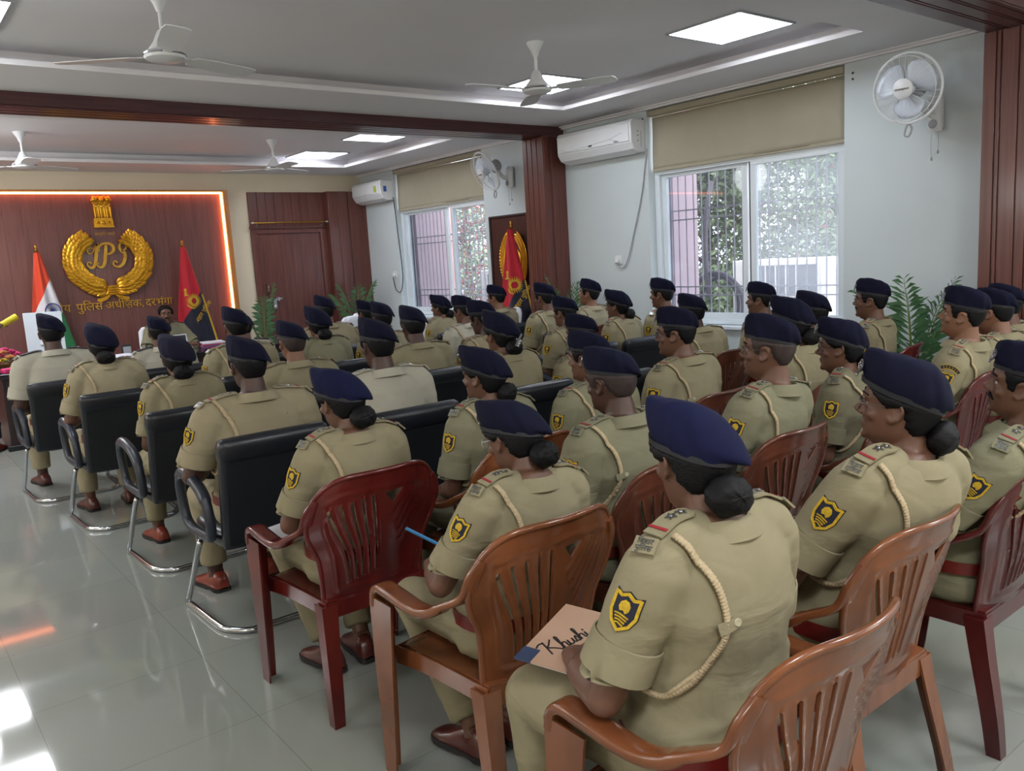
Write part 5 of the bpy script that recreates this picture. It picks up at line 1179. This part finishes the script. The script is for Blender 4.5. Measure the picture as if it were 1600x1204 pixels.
obj('lion', lion(0, 0, 0), GOLD, t, 60); obj('lion', lion(-.058, -1, 0), GOLD, t, 60); obj('lion', lion(.058, 1, 0), GOLD, t, 60)
# ---- motto below it
tag(obj('motto_lettering', text_mb('सत्यमेव जयते', .045, .003, wall_M(2.595, 2.175)), GOLDF, smooth=0), 'small gold motto lettering between lion emblem and wreath', 'lettering')
# ---- wreath with bow
t = thing('laurel_wreath', 'large gold laurel wreath on the wooden stage panel', 'wreath', (2.59, FT, 1.86)); A = Matrix.Translation((-2.59, -FT, -1.86)) @ wall_M(2.59, 1.86) @ Matrix.Translation((0, 0, .012))
rr = random.Random(2)
for sx in (-1, 1):
    b = MB(); path = []
    for i in range(40):
        s = i / 39; a = -PI / 2 + sx * (.12 + s * 2.22); path.append((a, .335 + .04 * math.sin(s * 2.2)))
    b.tube([(r * math.cos(a) * 1.12, r * math.sin(a) * 1.0 - .02, .02) for a, r in path], [.022 * (1 - .3 * i / 39) for i in range(40)], 8, M=A)
    for i in range(22):
        s = i / 21; a = -PI / 2 + sx * (.16 + s * 2.2); r = .335 + .04 * math.sin(s * 2.2)
        for q in (-1, -.5, 0, .5, 1):
            c = Vector((r * math.cos(a) * 1.12, r * math.sin(a) - .02, .03 + .012 * (1 - abs(q)))); tang = a + sx * PI / 2 - sx * q * .5; ln = .15 * (1 - .12 * s); w = .036
            R = A @ Matrix.Translation(c + Vector((math.cos(a), math.sin(a), 0)) * (q * .042 - .004)) @ Matrix.Rotation(tang + rr.uniform(-.1, .1), 4, 'Z') @ Matrix.Rotation(-.22, 4, 'Y')
            n = 7; P = [[(ln * u, w * math.sin(PI * min(1, u * 1.02)) ** .8 * v, .014 * math.sin(PI * u) - .010 * abs(v) + .012) for v in (-1, -.5, 0, .5, 1)] for u in [k / n for k in range(n + 1)]]
            b.grid(P, 0, R)
            if q == 0 and i % 4 == 1: b.ball(c + Vector((0, 0, .03)), (.016, .016, .014), 8, M=A)
    obj('laurel_branch', b, GOLD, t, 60)
b = MB(); b.box(-.05, .05, -.44, -.32, 0, .055, M=A)
for k in range(4): b.tube([(-.052, -.425 + .03 * k, .05), (0, -.43 + .03 * k, .065), (.052, -.425 + .03 * k, .05)], .014, 8, M=A)
for sx in (-1, 1):
    b.tube([(sx * .105 + .05 * math.cos(q), -.385 + .05 * math.sin(q), .04) for q in np.linspace(0, 2 * PI, 21)[:-1]], .016, 8, closed=True, M=A); b.ball((sx * .105, -.385, .045), (.024, .024, .018), 10, M=A)
    b.strip([A @ Vector(p) for p in ((sx * .03, -.43, .03), (sx * .09, -.475, .03), (sx * .16, -.50, .02), (sx * .19, -.49, .02))], [.03, .045, .05, .03], .008, (0, -1, 0))
obj('bow', b, GOLD, t, 50)
# ---- script monogram
t = thing('monogram', 'gold script letters IPS inside the laurel wreath', 'lettering', (2.58, FT, 1.9)); A = Matrix.Translation((-2.58, -FT, -1.9)) @ wall_M(2.565, 1.91)
def letter(ss):
    b = MB()
    for pts, w in ss: stroke(b, pts, w, .004, .03, A, 0, 7)
    obj('script_letter', b, GOLDF, t, 50)
letter([([(-.12, .10), (-.17, .11), (-.205, .08), (-.19, .04), (-.15, .05), (-.11, .12), (-.085, .15), (-.08, .15), (-.105, .04), (-.13, -.08), (-.17, -.135), (-.215, -.12), (-.225, -.08), (-.195, -.065), (-.18, -.09)], [.012, .016, .02, .016, .014, .02, .03, .034, .04, .04, .034, .022, .018, .016, .02])])
letter([([(.02, .14), (.0, .02), (-.025, -.09), (-.06, -.135), (-.105, -.125), (-.11, -.09), (-.09, -.085)], [.03, .042, .038, .03, .02, .016, .02]), ([(-.06, .06), (-.07, .10), (-.03, .15), (.04, .16), (.095, .13), (.10, .07), (.055, .03), (.015, .03)], [.014, .018, .024, .03, .036, .036, .026, .018])])
letter([([(.25, .14), (.235, .165), (.19, .15), (.175, .10), (.195, .055), (.23, .03), (.225, -.04), (.19, -.11), (.14, -.14), (.09, -.125), (.08, -.085), (.11, -.065), (.125, -.09)], [.016, .018, .022, .03, .034, .036, .04, .036, .028, .02, .018, .016, .02]), ([(.195, .055), (.25, .09), (.265, .14), (.25, .165)], [.02, .02, .018, .014])])
# ---- line of gold Devanagari below
t = thing('wall_lettering', 'gold Devanagari title lettering along the lower stage panel', 'lettering', (2.5, FT, 1.27)); A = Matrix.Translation((-2.5, -FT, -1.27))
def word(s, x, z, size=.14): obj('word', text_mb(s, size, .008, A @ wall_M(x, z) @ Matrix.Translation((0, 0, .010)), align='LEFT'), GOLDF, t, 0)
word('वरीय', 1.835, 1.245); word('पुिलस', 2.15, 1.245)
b = text_mb('अधी', .14, .008, A @ wall_M(2.49, 1.245) @ Matrix.Translation((0, 0, .010)), align='LEFT')
K = A @ wall_M(2.724, 1.245, .70)      # the conjunct drawn by pen strokes
for pts in ([(-.01, .121), (.14, .121)], [(.108, .121), (.108, .0)]): stroke(b, pts, .015, .002, .024, K, 0, 1)
stroke(b, [(.035, .121), (.03, .10), (.012, .085), (.008, .062), (.028, .05), (.05, .058), (.075, .085), (.108, .088)], .014, .002, .024, K, 0, 5); stroke(b, [(.012, .058), (.03, .03), (.055, .012), (.062, -.012)], .014, .002, .024, K, 0, 5); stroke(b, [(.05, .055), (.075, .045), (.108, .04)], .013, .002, .024, K, 0, 4)
text_mb('क,', .14, .008, A @ wall_M(2.816, 1.245) @ Matrix.Translation((0, 0, .010)), b, align='LEFT')
obj('word', b, GOLDF, t, 0); word('दरभंगा', 2.975, 1.245)

# ---- flags on poles
def fmat(n, c): return mat(n, c, .7, noise=(5, .35), col2=tuple(int(v * .86) for v in c), sheen=.1)
SAFF, FWH, FGR, FRED, FNAV, FBLU = fmat('flag_saffron', (214, 66, 32)), fmat('flag_white', (214, 212, 218)), fmat('flag_green', (24, 108, 60)), fmat('flag_red', (196, 18, 44)), fmat('flag_navy', (24, 26, 50)), mat('flag_blue', (30, 44, 110), .7, noise=(9, .3), col2=(38, 54, 124))
FYEL = mat('flag_yellow_thread', (214, 176, 44), .7, noise=(60, .3), col2=(180, 140, 26))
def flag(loc, rz, label, kind, top=2.08):
    """a flag hanging in folds from a slanting fold line; bands are cut along diagonals, as the cloth falls."""
    t = thing('flag', label, 'flag', loc, rz)
    b = MB(); b.tube([(0, 0, .03), (0, 0, top - .1)], .014, 10); obj('pole', b, BRASS, t)
    obj('finial', MB().lathe([(.016, top - .1), (.022, top - .09), (.022, top - .055), (.016, top - .05), (.02, top - .03), (.014, top - .01), (0, top)], 16), BRASS, t)
    obj('base', MB().lathe([(0, 0), (.15, 0), (.15, .015), (.06, .03), (.02, .06), (0, .06)], 24), BRASS, t)
    def bound(z):      # left and right edge of the hanging cloth at height z
        s = (top - .1 - z)
        return -.035 - .14 * min(1, s / .9) , .03 + .215 * s
    def surf(u, z, off=0):
        l, r = bound(z); x = l + (r - l) * u; w = (r - l)
        return (x, -.035 - .05 * math.sin(u * PI) - .018 * math.sin(u * 13 + z * 1.5) * min(1, w / .25) - off, z)
    import bmesh
    zs = np.linspace(top - .1, .62, 44); nu = 36
    q = bmesh.new(); gv = [[q.verts.new((bound(z)[0] + (bound(z)[1] - bound(z)[0]) * i / nu, 0, z)) for i in range(nu + 1)] for z in zs]
    for j in range(len(zs) - 1):
        for i in range(nu): q.faces.new((gv[j][i], gv[j][i + 1], gv[j + 1][i + 1], gv[j + 1][i]))
    sl = 1.9 if kind == 'india' else 1.45; cuts = [1.486, .92] if kind == 'india' else [1.17 + top - 2.08]     # bands fall to the lower left
    for cv in cuts: bmesh.ops.bisect_plane(q, geom=q.verts[:] + q.edges[:] + q.faces[:], plane_co=(0, 0, cv), plane_no=Vector((-sl, 0, 1)).normalized(), dist=1e-6)
    names = ('saffron_band', 'white_band', 'green_band') if kind == 'india' else ('red_half', 'navy_half')
    ms = (SAFF, FWH, FGR) if kind == 'india' else (FRED, FNAV)
    for k, (n_, m_) in enumerate(zip(names, ms)):
        mb_ = MB(); ix = {}
        for f in q.faces:
            c = f.calc_center_median(); d = c.z - sl * c.x
            if sum(d < cv for cv in cuts) != k: continue
            for v in f.verts:
                if v.index not in ix or True:
                    key_ = (round(v.co.x, 5), round(v.co.z, 5))
                    if key_ not in ix:
                        l, r = bound(v.co.z); ix[key_] = len(mb_.v); mb_.v.append(surf((v.co.x - l) / (r - l), v.co.z))
            mb_.f.append(tuple(ix[(round(v.co.x, 5), round(v.co.z, 5))] for v in f.verts)); mb_.m.append(0)
        if mb_.f: obj(n_, mb_, m_, t, 180)
    q.free()
    def on(x, z, off=.006):
        l, r = bound(z); return Vector(surf((x - l) / (r - l), z, off))
    b = MB()
    if kind == 'india':
        c0 = (.075, 1.285); R = .085
        b.strip([on(c0[0] + R * math.cos(a), c0[1] + R * math.sin(a)) for a in np.linspace(0, 2 * PI, 37)[:-1]], .012, .004, (0, -1, 0), closed=True)
        for k in range(24): a = k * PI / 12; b.strip([on(c0[0] + .015 * math.cos(a), c0[1] + .015 * math.sin(a)), on(c0[0] + R * math.cos(a), c0[1] + R * math.sin(a))], .004, .003, (0, -1, 0))
        b.ball(on(*c0), (.014, .004, .014), 10); obj('wheel_emblem', b, FBLU, t, 40)
    else:
        c0 = (.045, 1.27)
        for k in range(24): a = k * PI / 12; b.strip([on(c0[0] + .055 * math.cos(a), c0[1] + .055 * math.sin(a)), on(c0[0] + .10 * math.cos(a), c0[1] + .10 * math.sin(a))], [.016, .003], .004, (0, -1, 0))
        b.strip([on(c0[0] + .05 * math.cos(a), c0[1] + .05 * math.sin(a)) for a in np.linspace(0, 2 * PI, 31)[:-1]], .022, .005, (0, -1, 0), closed=True)
        b.box(-.03 + c0[0] - .085, .02 + c0[0] - .085, on(*c0)[1] - .01, on(*c0)[1], c0[1] + .07, c0[1] + .085); b.tube([on(c0[0] - .09, c0[1] + .085), on(c0[0] - .09, c0[1] + .14)], [.02, .014], 8); b.ball(on(c0[0] - .09, c0[1] + .15), (.022, .014, .02), 8)
        b.tube([on(c0[0] + .10 * math.cos(a), c0[1] + .10 * math.sin(a)) for a in np.linspace(3.6, 4.6, 9)], .009, 6); obj('sunburst_emblem', b, FYEL, t, 40)
        q = on(c0[0] + .12, c0[1] - .17, .035); T = Matrix(((.62, -.78, 0, q.x), (0, 0, -1, q.y), (.78, .62, 0, q.z), (0, 0, 0, 1)))
        obj('flag_lettering', text_mb('िबहार पुिलस', .078, .002, T), FYEL, t, 0)
        b = MB(); b.strip([Vector(surf(1, z)) for z in zs[20:]], .03, .006, (0, -1, 0)); obj('fringe', b, FYEL, t)
flag((1.77, 11.32, 0), 0, 'saffron white and green flag on a pole beside the laurel wreath', 'india')
flag((3.47, 11.32, 0), 0, 'red and navy flag on a pole behind the seated speaker', 'force')
flag((6.12, 7.66, 0), -1.15, 'red and navy flag in front of the framed gold emblem', 'force', 2.02)
# ---- framed board with gold emblem on the far window wall
t = thing('framed_board', 'dark wooden board with gold wreath emblem beside the pillar', 'board', (WX, 7.86, 1.45)); b = MB(); y0, y1 = -.30, .38
b.box(-.035, 0, y0, y1, -.6, .62); obj('panel', b, wood('dark_board_wood', (70, 36, 32), (52, 26, 24)), t, 0)
b = MB(); b.box(-.05, 0, y0 - .03, y0, -.63, .65); b.box(-.05, 0, y1, y1 + .03, -.63, .65); b.box(-.05, 0, y0, y1, .62, .65); b.box(-.05, 0, y0, y1, -.63, -.6); obj('frame', b, wood('black_frame_wood', (44, 26, 26), (30, 18, 18)), t, bevel=.006)
b = MB(); A = Matrix(((0, 0, -1, -.04), (-1, 0, 0, -.06), (0, 1, 0, .12), (0, 0, 0, 1)))
for sx in (-1, 1):
    for i in range(22):
        a = -PI / 2 + sx * (.1 + i / 21 * 2.3); c = Vector((.2 * math.cos(a), .3 * math.sin(a), .012))
        for q in (-.6, 0, .6):
            R = A @ Matrix.Translation(c) @ Matrix.Rotation(a + sx * PI / 2 + q * .8, 4, 'Z') @ Matrix.Rotation(-.2, 4, 'Y'); b.grid([[(.11 * u, .03 * math.sin(PI * u) * v, .012 * math.sin(PI * u) - .008 * abs(v)) for v in (-1, 0, 1)] for u in (0, .25, .5, .75, 1)], 0, R)
b.lathe([(.13, 0), (.13, .01), (.1, .02), (0, .025)], 24, 0, A); obj('gold_emblem', b, GOLD, t, 60)
# ---- desk
DESK = wood('dark_desk_wood', (46, 32, 34), (30, 21, 24), 'x', .35); DTOP = mat('black_desk_glass', (20, 20, 26), .08, noise=(3, .4), col2=(28, 28, 34))
t = thing('conference_desk', 'dark wooden desk with glossy black top before the speaker', 'desk', (2.6, 9.72, 0)); 
obj('front_panel', MB().box(-1.6, 1.6, -.40, -.36, 0.02, .72), DESK, t, bevel=.004)
for x in (-1.6, 1.56): obj('side_panel', MB().box(x, x + .04, -.36, .36, 0.02, .72), wood('desk_side_wood', (96, 58, 50), (74, 42, 38), 'z', .35), t, bevel=.004)
obj('desktop', MB().box(-1.68, 1.68, -.46, .44, .72, .765), DTOP, t, bevel=.008)
obj('plinth', MB().box(-1.63, 1.63, -.43, -.33, 0, .05), BLACKP, t, bevel=.004)
DZ = .765
# speaker behind the desk
cloth_chair((2.93, 10.62, 0), PI, 'white cloth covered chair behind the desk, under the speaker')
person(MD, 2.93, 10.60, 1.30, 'dark haired uniformed speaker without beret, seated behind the desk', rz=PI + .12, lean=4, hy=-18, hp=-4, beret=False, tache=True, shirt='k2', skin='mid', strapb=True, lanyard=False, patch=False)
# standing person at the desk end, mostly outside the picture
person(('m', 'stand', 'stand'), .77, 9.42, 1.31, 'person standing at the desk end, only a hand entering the picture', rz=-.35, lean=0, beret=False, shirt='k3', trou='n', skin='dark', patch=False, lanyard=False, stars=False, shoe=SHOE2, z0=.52, face=False)
b = MB(); T = Matrix.Translation((1.12, 9.62, 1.235)) @ Matrix.Rotation(.35, 4, 'Z') @ Matrix.Rotation(-.42, 4, 'Y'); b.tube([(-.02, 0, 0), (.06, 0, 0), (.15, 0, 0)], [.03, .032, .034], 16, M=T); b.tube([(.15, 0, 0), (.152, 0, 0)], [.034, .028], 16, M=T)
tag(obj('rolled_paper', b, mat('yellow_paper', (208, 190, 36), .6, noise=(6, .3), col2=(190, 170, 26))), 'yellow rolled sheet held up beside the white board', 'paper roll')
t = thing('white_board', 'plain white sheet board standing on the desk before the flag', 'board', (1.47, 9.62, DZ)); b = MB(); b.box(-.17, .18, -.01, .01, .06, .56, M=Matrix.Rotation(-.12, 4, 'X') @ Matrix.Rotation(.02, 4, 'Y')); obj('sheet', b, mat('white_sheet', (214, 222, 232), .6, noise=(4, .35), col2=(202, 210, 222)), t, bevel=.003)
b = MB(); b.box(-.2, .2, -.06, .08, 0, .02); b.box(-.02, .02, .0, .02, 0, .4); obj('stand', b, STEEL, t, bevel=.003)
t = thing('desk_phone', 'grey desk microphone unit beside the white board', 'microphone', (1.40, 9.42, DZ)); obj('housing', MB().box(-.07, .07, -.05, .05, 0, .05), BLACKP, t, bevel=.01); b = MB(); b.tube(smoothpath([(.02, 0, .05), (.03, -.01, .12), (.06, -.03, .2), (.02, -.05, .24)], 5), .008, 8); b.ball((.01, -.055, .245), (.03, .022, .022), 10); obj('stem', b, GREYP, t)
t = thing('pen_holder', 'small black pen box on the desk beside the speaker', 'box', (2.26, 9.75, DZ)); b = MB(); b.box(-.045, .045, -.04, .04, 0, .13); obj('casing', b, BLACKP, t, bevel=.006); b = MB(); b.box(-.04, .04, -.041, -.039, .02, .11); obj('face_plate', b, GREYP, t)
def stack(x, y, cols, label, rz=0, w=.24, d=.32):
    t = thing('file_stack', label, 'papers', (x, y, DZ), rz); z = 0
    for i, c in enumerate(cols): obj('folder', MB().box(-w / 2, w / 2, -d / 2, d / 2, z, z + .014, M=Matrix.Rotation(.05 * math.sin(i * 2), 4, 'Z')), mat('folder_%d_%d_%d' % c, c, .6, noise=(5, .3), col2=tuple(int(v * .85) for v in c)), t, bevel=.002); z += .0145
stack(2.16, 9.5, [(200, 206, 224), (64, 80, 150), (220, 224, 236)], 'blue and white papers on the desk behind the netted hair woman', .3)
stack(3.16, 9.6, [(70, 50, 96), (150, 60, 90), (96, 84, 150), (190, 60, 80), (210, 214, 226)], 'purple and red folders stacked on the desk before the speaker', -.2)
t = thing('name_board', 'slanted framed name board on the desk before the speaker', 'name board', (2.88, 9.98, DZ)); b = MB(); b.box(-.10, .12, -.008, .008, .0, .17, M=Matrix.Rotation(-.25, 4, 'X')); obj('board', b, STEEL, t, bevel=.003); b = MB(); b.box(-.085, .105, -.011, -.007, .015, .155, M=Matrix.Rotation(-.25, 4, 'X')); obj('dark_face', b, BLACKP, t)
# flowers
t = thing('flower_bouquet', 'pink and orange flower bouquet in a basket on the desk end', 'flowers', (1.10, 9.66, DZ)); b = MB(); b.lathe([(0, 0), (.06, 0), (.085, .07), (.08, .07), (0, .06)], 20); obj('basket', b, mat('basket_cane', (150, 110, 70), .7, noise=(40, .3), col2=(110, 76, 44)), t)
rr = random.Random(5); FC = [mat('pink_petals', (214, 60, 120), .6, noise=(20, .3), col2=(186, 40, 100)), mat('orange_petals', (228, 150, 96), .6, noise=(20, .3), col2=(206, 126, 70)), mat('cream_petals', (226, 220, 178), .6, noise=(20, .3), col2=(206, 200, 150)), mat('yellow_petals', (226, 196, 60), .6, noise=(20, .3), col2=(206, 172, 40))]
for i, (x, y, z, k) in enumerate(((-.06, -.02, .17, 0), (.03, -.05, .15, 1), (.09, -.02, .13, 2), (.05, .03, .2, 0), (-.03, -.07, .12, 3), (-.09, .02, .13, 1), (.1, .04, .17, 0), (0, .03, .22, 0), (-.02, 0, .2, 1))):
    b = MB()
    for q in range(9):
        a = q * 2.4; r = .012 + .0035 * q; b.ball((x + r * math.cos(a), y + r * math.sin(a), z - .002 * q), (.022, .022, .014), 8)
    obj('blossom', b, FC[k], t, 60)
b = MB()
for q in range(40):
    a = q * 2.4; r = .04 + .09 * (q / 40); s = .05; b.add([(0, 0, 0), (s * .5, s * .3, .01), (s, 0, 0), (s * .5, -s * .3, .01)], [(0, 1, 2, 3)], 0, Matrix.Translation((r * math.cos(a), r * math.sin(a), .07 + .05 * rr.random())) @ Matrix.Rotation(a, 4, 'Z') @ Matrix.Rotation(rr.uniform(-.5, .5), 4, 'Y'))
obj('greenery', b, mat('bouquet_leaf', (50, 110, 60), .5, noise=(20, .3), col2=(36, 84, 44)), t, 0)
t = thing('gift_packet', 'pink and orange packet lying on the near desk end', 'packet', (1.12, 9.36, DZ)); obj('wrapper', MB().box(-.11, .09, -.04, .04, 0, .05, M=Matrix.Rotation(.3, 4, 'Z')), FC[0], t, bevel=.012); obj('paper_band', MB().box(-.03, .05, -.042, .042, -.001, .052, M=Matrix.Rotation(.3, 4, 'Z')), FC[1], t, bevel=.01)

# ------------------------------------------------------------------ potted palms
PALM = mat('palm_leaflet', (84, 124, 84), .45, noise=(12, .3), col2=(58, 98, 62)); PSTEM = mat('palm_stem', (120, 140, 70), .5, noise=(12, .3), col2=(92, 112, 50)); POT = mat('plant_pot', (206, 206, 200), .5, noise=(5, .3), col2=(186, 186, 180)); SOIL = mat('soil', (60, 46, 36), .95, noise=(20, .3), col2=(40, 30, 24), bump=(40, .6, .01))
def palm(loc, label, h, n, spread, seed, droop=.5, pot=True):
    rr = random.Random(seed); t = thing('potted_palm', label, 'plant', loc)
    obj('pot', MB().lathe([(0, 0), (.12, 0), (.155, .26), (.165, .26), (.165, .30), (.15, .30), (.14, .27), (0, .27)], 24), POT, t); obj('soil', MB().lathe([(0, .265), (.14, .265), (.13, .275), (0, .28)], 20), SOIL, t)
    for k in range(n):
        a = k * 2.4 + rr.uniform(-.3, .3); tilt = spread * rr.uniform(.35, 1.0); H_ = h * rr.uniform(.8, 1.05)
        P = []; N = 20
        for i in range(N):
            s = i / (N - 1); r = tilt * (s ** 1.5); z = .27 + (H_ - .27) * (s * 1.25 - .25 * s * s - droop * .28 * tilt * s ** 4)
            P.append(Vector((r * math.cos(a), r * math.sin(a), z)))
        fr = MB(); fr.tube(P, list(np.linspace(.009, .002, N)), 6); f = obj('frond', fr, PSTEM, t)
        lb = MB()
        for i in range(5, N):
            for q in (0,):
                if i == N - 1 and q: continue
                p = P[i].lerp(P[min(N - 1, i + 1)], q); tg = (P[min(N - 1, i + 1)] - P[i - 1]).normalized(); side = tg.cross(Vector((0, 0, 1))).normalized()
                ln = .22 * math.sin(PI * (.25 + .7 * (i + q - 5) / (N - 5))) * rr.uniform(.85, 1.1) * min(1.2, h)
                for sg in (-1, 1):
                    d = (side * sg * .75 + tg * .75 + Vector((0, 0, .12))).normalized(); m = p + d * ln * .5; e = p + d * ln + Vector((0, 0, -.10 * ln / .26 * rr.uniform(.4, 1.2))); w = d.cross(Vector((0, 0, 1))).normalized() * .0037
                    lb.add([tuple(p), tuple(m + w), tuple(e), tuple(m - w)], [(0, 1, 2), (0, 2, 3)])
        obj('leaflets', lb, PALM, f, 0)
palm((5.84, 2.80, 0), 'potted areca palm between the blue wall and the second wooden pillar', 1.30, 6, .44, 3)
palm((5.9, 6.55, 0), 'small palm half hidden behind berets beside the wooden pillar', 1.36, 5, .34, 7, 1.0)
palm((4.35, 11.05, 0), 'potted palm in front of the cream wall beside the door', 1.42, 4, .30, 11, .6)
palm((5.72, 10.9, 0), 'potted palm in the far corner below the air conditioner', 1.50, 5, .40, 13, .9)
# ------------------------------------------------------------------ things held or lying on laps
KRAFT = mat('brown_folder_card', (186, 152, 128), .7, noise=(6, .3), col2=(172, 138, 114)); INK = mat('black_ink', (30, 26, 26), .6, noise=(20, .3), col2=(40, 36, 36)); PAPER = mat('white_paper', (224, 224, 226), .7, noise=(5, .3), col2=(212, 212, 216))
def sheet_M(c, ex, ey):
    ex = Vector(ex).normalized(); ey = Vector(ey); ey = (ey - ex * ey.dot(ex)).normalized(); n = ex.cross(ey)
    return Matrix(((ex.x, ey.x, n.x, c[0]), (ex.y, ey.y, n.y, c[1]), (ex.z, ey.z, n.z, c[2]), (0, 0, 0, 1)))
# folder with its printed name, held over the lap of the woman nearest the camera
t = thing('paper_folder', 'brown card folder with black script printing held by the nearest woman', 'folder', (1.275, 1.445, .655)); A = sheet_M((0, 0, 0), (.905, .40, .03), (-.3, .95, .10))
b = MB(); b.box(-.15, .15, -.095, .085, 0, .003, 0, A); obj('cover', b, KRAFT, t, 0)
b = MB()
for k in range(4): b.box(-.148 + .002 * k, .146, -.098, .082 - .003 * k, -.002 - .0016 * k, -.0008 - .0016 * k, 0, A)
obj('inner_sheets', b, PAPER, t, 0)
obj('corner_binding', MB().box(-.152, -.095, .045, .087, -.001, .0045, 0, A), mat('navy_binding', (44, 56, 84), .6, noise=(8, .3), col2=(54, 68, 98)), t, 0)
b = MB(); Q = A @ Matrix.Translation((-.095, .014, 0)) @ Matrix.Rotation(-.36, 4, 'Z') @ Matrix.Scale(1.0, 4)
def S_(pts, w=.0042, n=5): stroke(b, pts, w, .0032, .0044, Q, 0, n)
S_([(-.012, .042), (.004, .05), (.016, .047)]); S_([(.016, .052), (.008, .024), (.0, -.002)]); S_([(.04, .05), (.022, .034), (.012, .026), (.024, .014), (.036, .0), (.042, .0)])
S_([(.042, .002), (.054, .03), (.060, .048), (.055, .05), (.05, .03), (.046, .0)]); S_([(.047, .01), (.056, .02), (.062, .016), (.060, .002), (.066, .0)])
S_([(.066, .0), (.072, .02)]); S_([(.072, .02), (.068, .004), (.074, -.001), (.082, .006), (.087, .02)]); S_([(.087, .02), (.083, .004), (.089, .0)])
S_([(.089, .0), (.1, .022), (.103, .012), (.1, .0), (.093, .002)]); S_([(.103, .0), (.115, .03), (.121, .048), (.116, .05), (.111, .03), (.107, .0)]); S_([(.108, .01), (.117, .02), (.123, .016), (.121, .002), (.127, .0)])
S_([(.127, .0), (.134, .02), (.131, .004), (.138, .002)]); b.ball((.137, .03, .004), (.0035, .0035, .001), 8, 0, Q)
obj('script_lettering', b, INK, t, 0)
b = text_mb('Forever You', .0185, .0003, Q @ Matrix.Translation((.085, -.024, .0036))); text_mb('S.I.  No. 75', .02, .0002, Q @ Matrix.Translation((.06, -.055, .0034)), b, shear=.2); obj('small_print', b, INK, t, 0)
# booklet under the arm of the woman in the maroon chair
t = thing('booklet', 'lilac and white booklet on the lap of the woman in the maroon chair', 'booklet', (1.24, 2.97, .598)); A = sheet_M((0, 0, 0), (1, .1, .02), (-.1, 1, .05)); LIL = mat('lilac_cover', (150, 140, 190), .6, noise=(6, .3), col2=(120, 112, 170))
for k, m_ in enumerate((LIL, PAPER, LIL, PAPER)): obj('page_block', MB().box(-.13, .08, -.09, .09, .004 * k, .004 * k + .0035, 0, A @ Matrix.Rotation(.03 * k, 4, 'Z')), m_, t, 0)
# pen of the writing woman
PEN = mat('blue_pen_plastic', (70, 140, 190), .3, noise=(8, .3), col2=(52, 118, 172))
t = thing('pen', 'blue pen held by the woman in clear spectacles', 'pen', (1.36, 2.24, .70)); b = MB(); b.tube([(-.06, .03, .045), (.04, -.02, -.03)], .0055, 8); obj('barrel', b, PEN, t); b = MB(); b.tube([(.04, -.02, -.03), (.052, -.026, -.039)], [.005, .001], 8); obj('tip', b, STEEL, t)
# pen clipped in the pocket of the nearest woman
t = thing('pocket_pen', 'blue and black pens clipped at the hip of the nearest woman', 'pen', (1.20, 1.10, .555)); b = MB(); b.tube([(0, -.03, .03), (.0, .05, .02)], .005, 8); obj('barrel', b, mat('blue_pen_dark', (44, 60, 150), .35, noise=(8, .3), col2=(34, 46, 124)), t); b = MB(); b.tube([(-.004, .06, .03), (.0, .01, -.02)], .003, 6); b.tube([(.0, -.03, .04), (.004, -.02, -.01)], .003, 6); obj('clip', b, INK, t)
# papers on the lap of the woman in olive
t = thing('paper_sheets', 'white ruled papers on the lap of the woman in olive shirt', 'papers', (3.22, 2.34, .66)); A = sheet_M((0, 0, 0), (1, .2, 0), (-.2, 1, .1))
obj('sheet', MB().box(-.1, .1, -.13, .13, 0, .004, 0, A), PAPER, t, 0); b = MB()
for k in range(3): b.box(-.08, .08, -.09 + .06 * k, -.075 + .06 * k, .004, .005, 0, A)
obj('printed_lines', b, INK, t, 0)
t = thing('paper_sheet', 'white sheet held by the very dark skinned man', 'paper', (3.2, 5.12, .72)); A = sheet_M((0, 0, 0), (.9, .3, .2), (-.1, .7, .5)); obj('page', MB().box(-.1, .1, -.14, .14, 0, .002, 0, A), PAPER, t, 0)
# hair clip worn by a woman in the black rows
for o in list(bpy.data.objects):
    if o.get('label', '').startswith('woman with a silver clip'):
        h = [c for c in o.children if c.name.startswith('hair') and 'bun' not in c.name][0]; bn = [c for c in h.children if c.name.startswith('hair_bun')][0]
        c = co(bn.data); m = (c.min(0) + c.max(0)) / 2; b = MB(); T = Matrix.Translation((m[0] - .005, c[:, 1].min() - .002, m[2] + .045)) @ Matrix.Rotation(-.95, 4, 'Y')
        b.box(-.04, .04, -.006, .002, -.006, .006, M=T)
        for k in range(5): b.ball((-.03 + .008 * k, -.004, -.016 + .006 * (k % 2)), (.008, .005, .008), 6, M=T)
        obj('hair_clip', b, SILV, h)
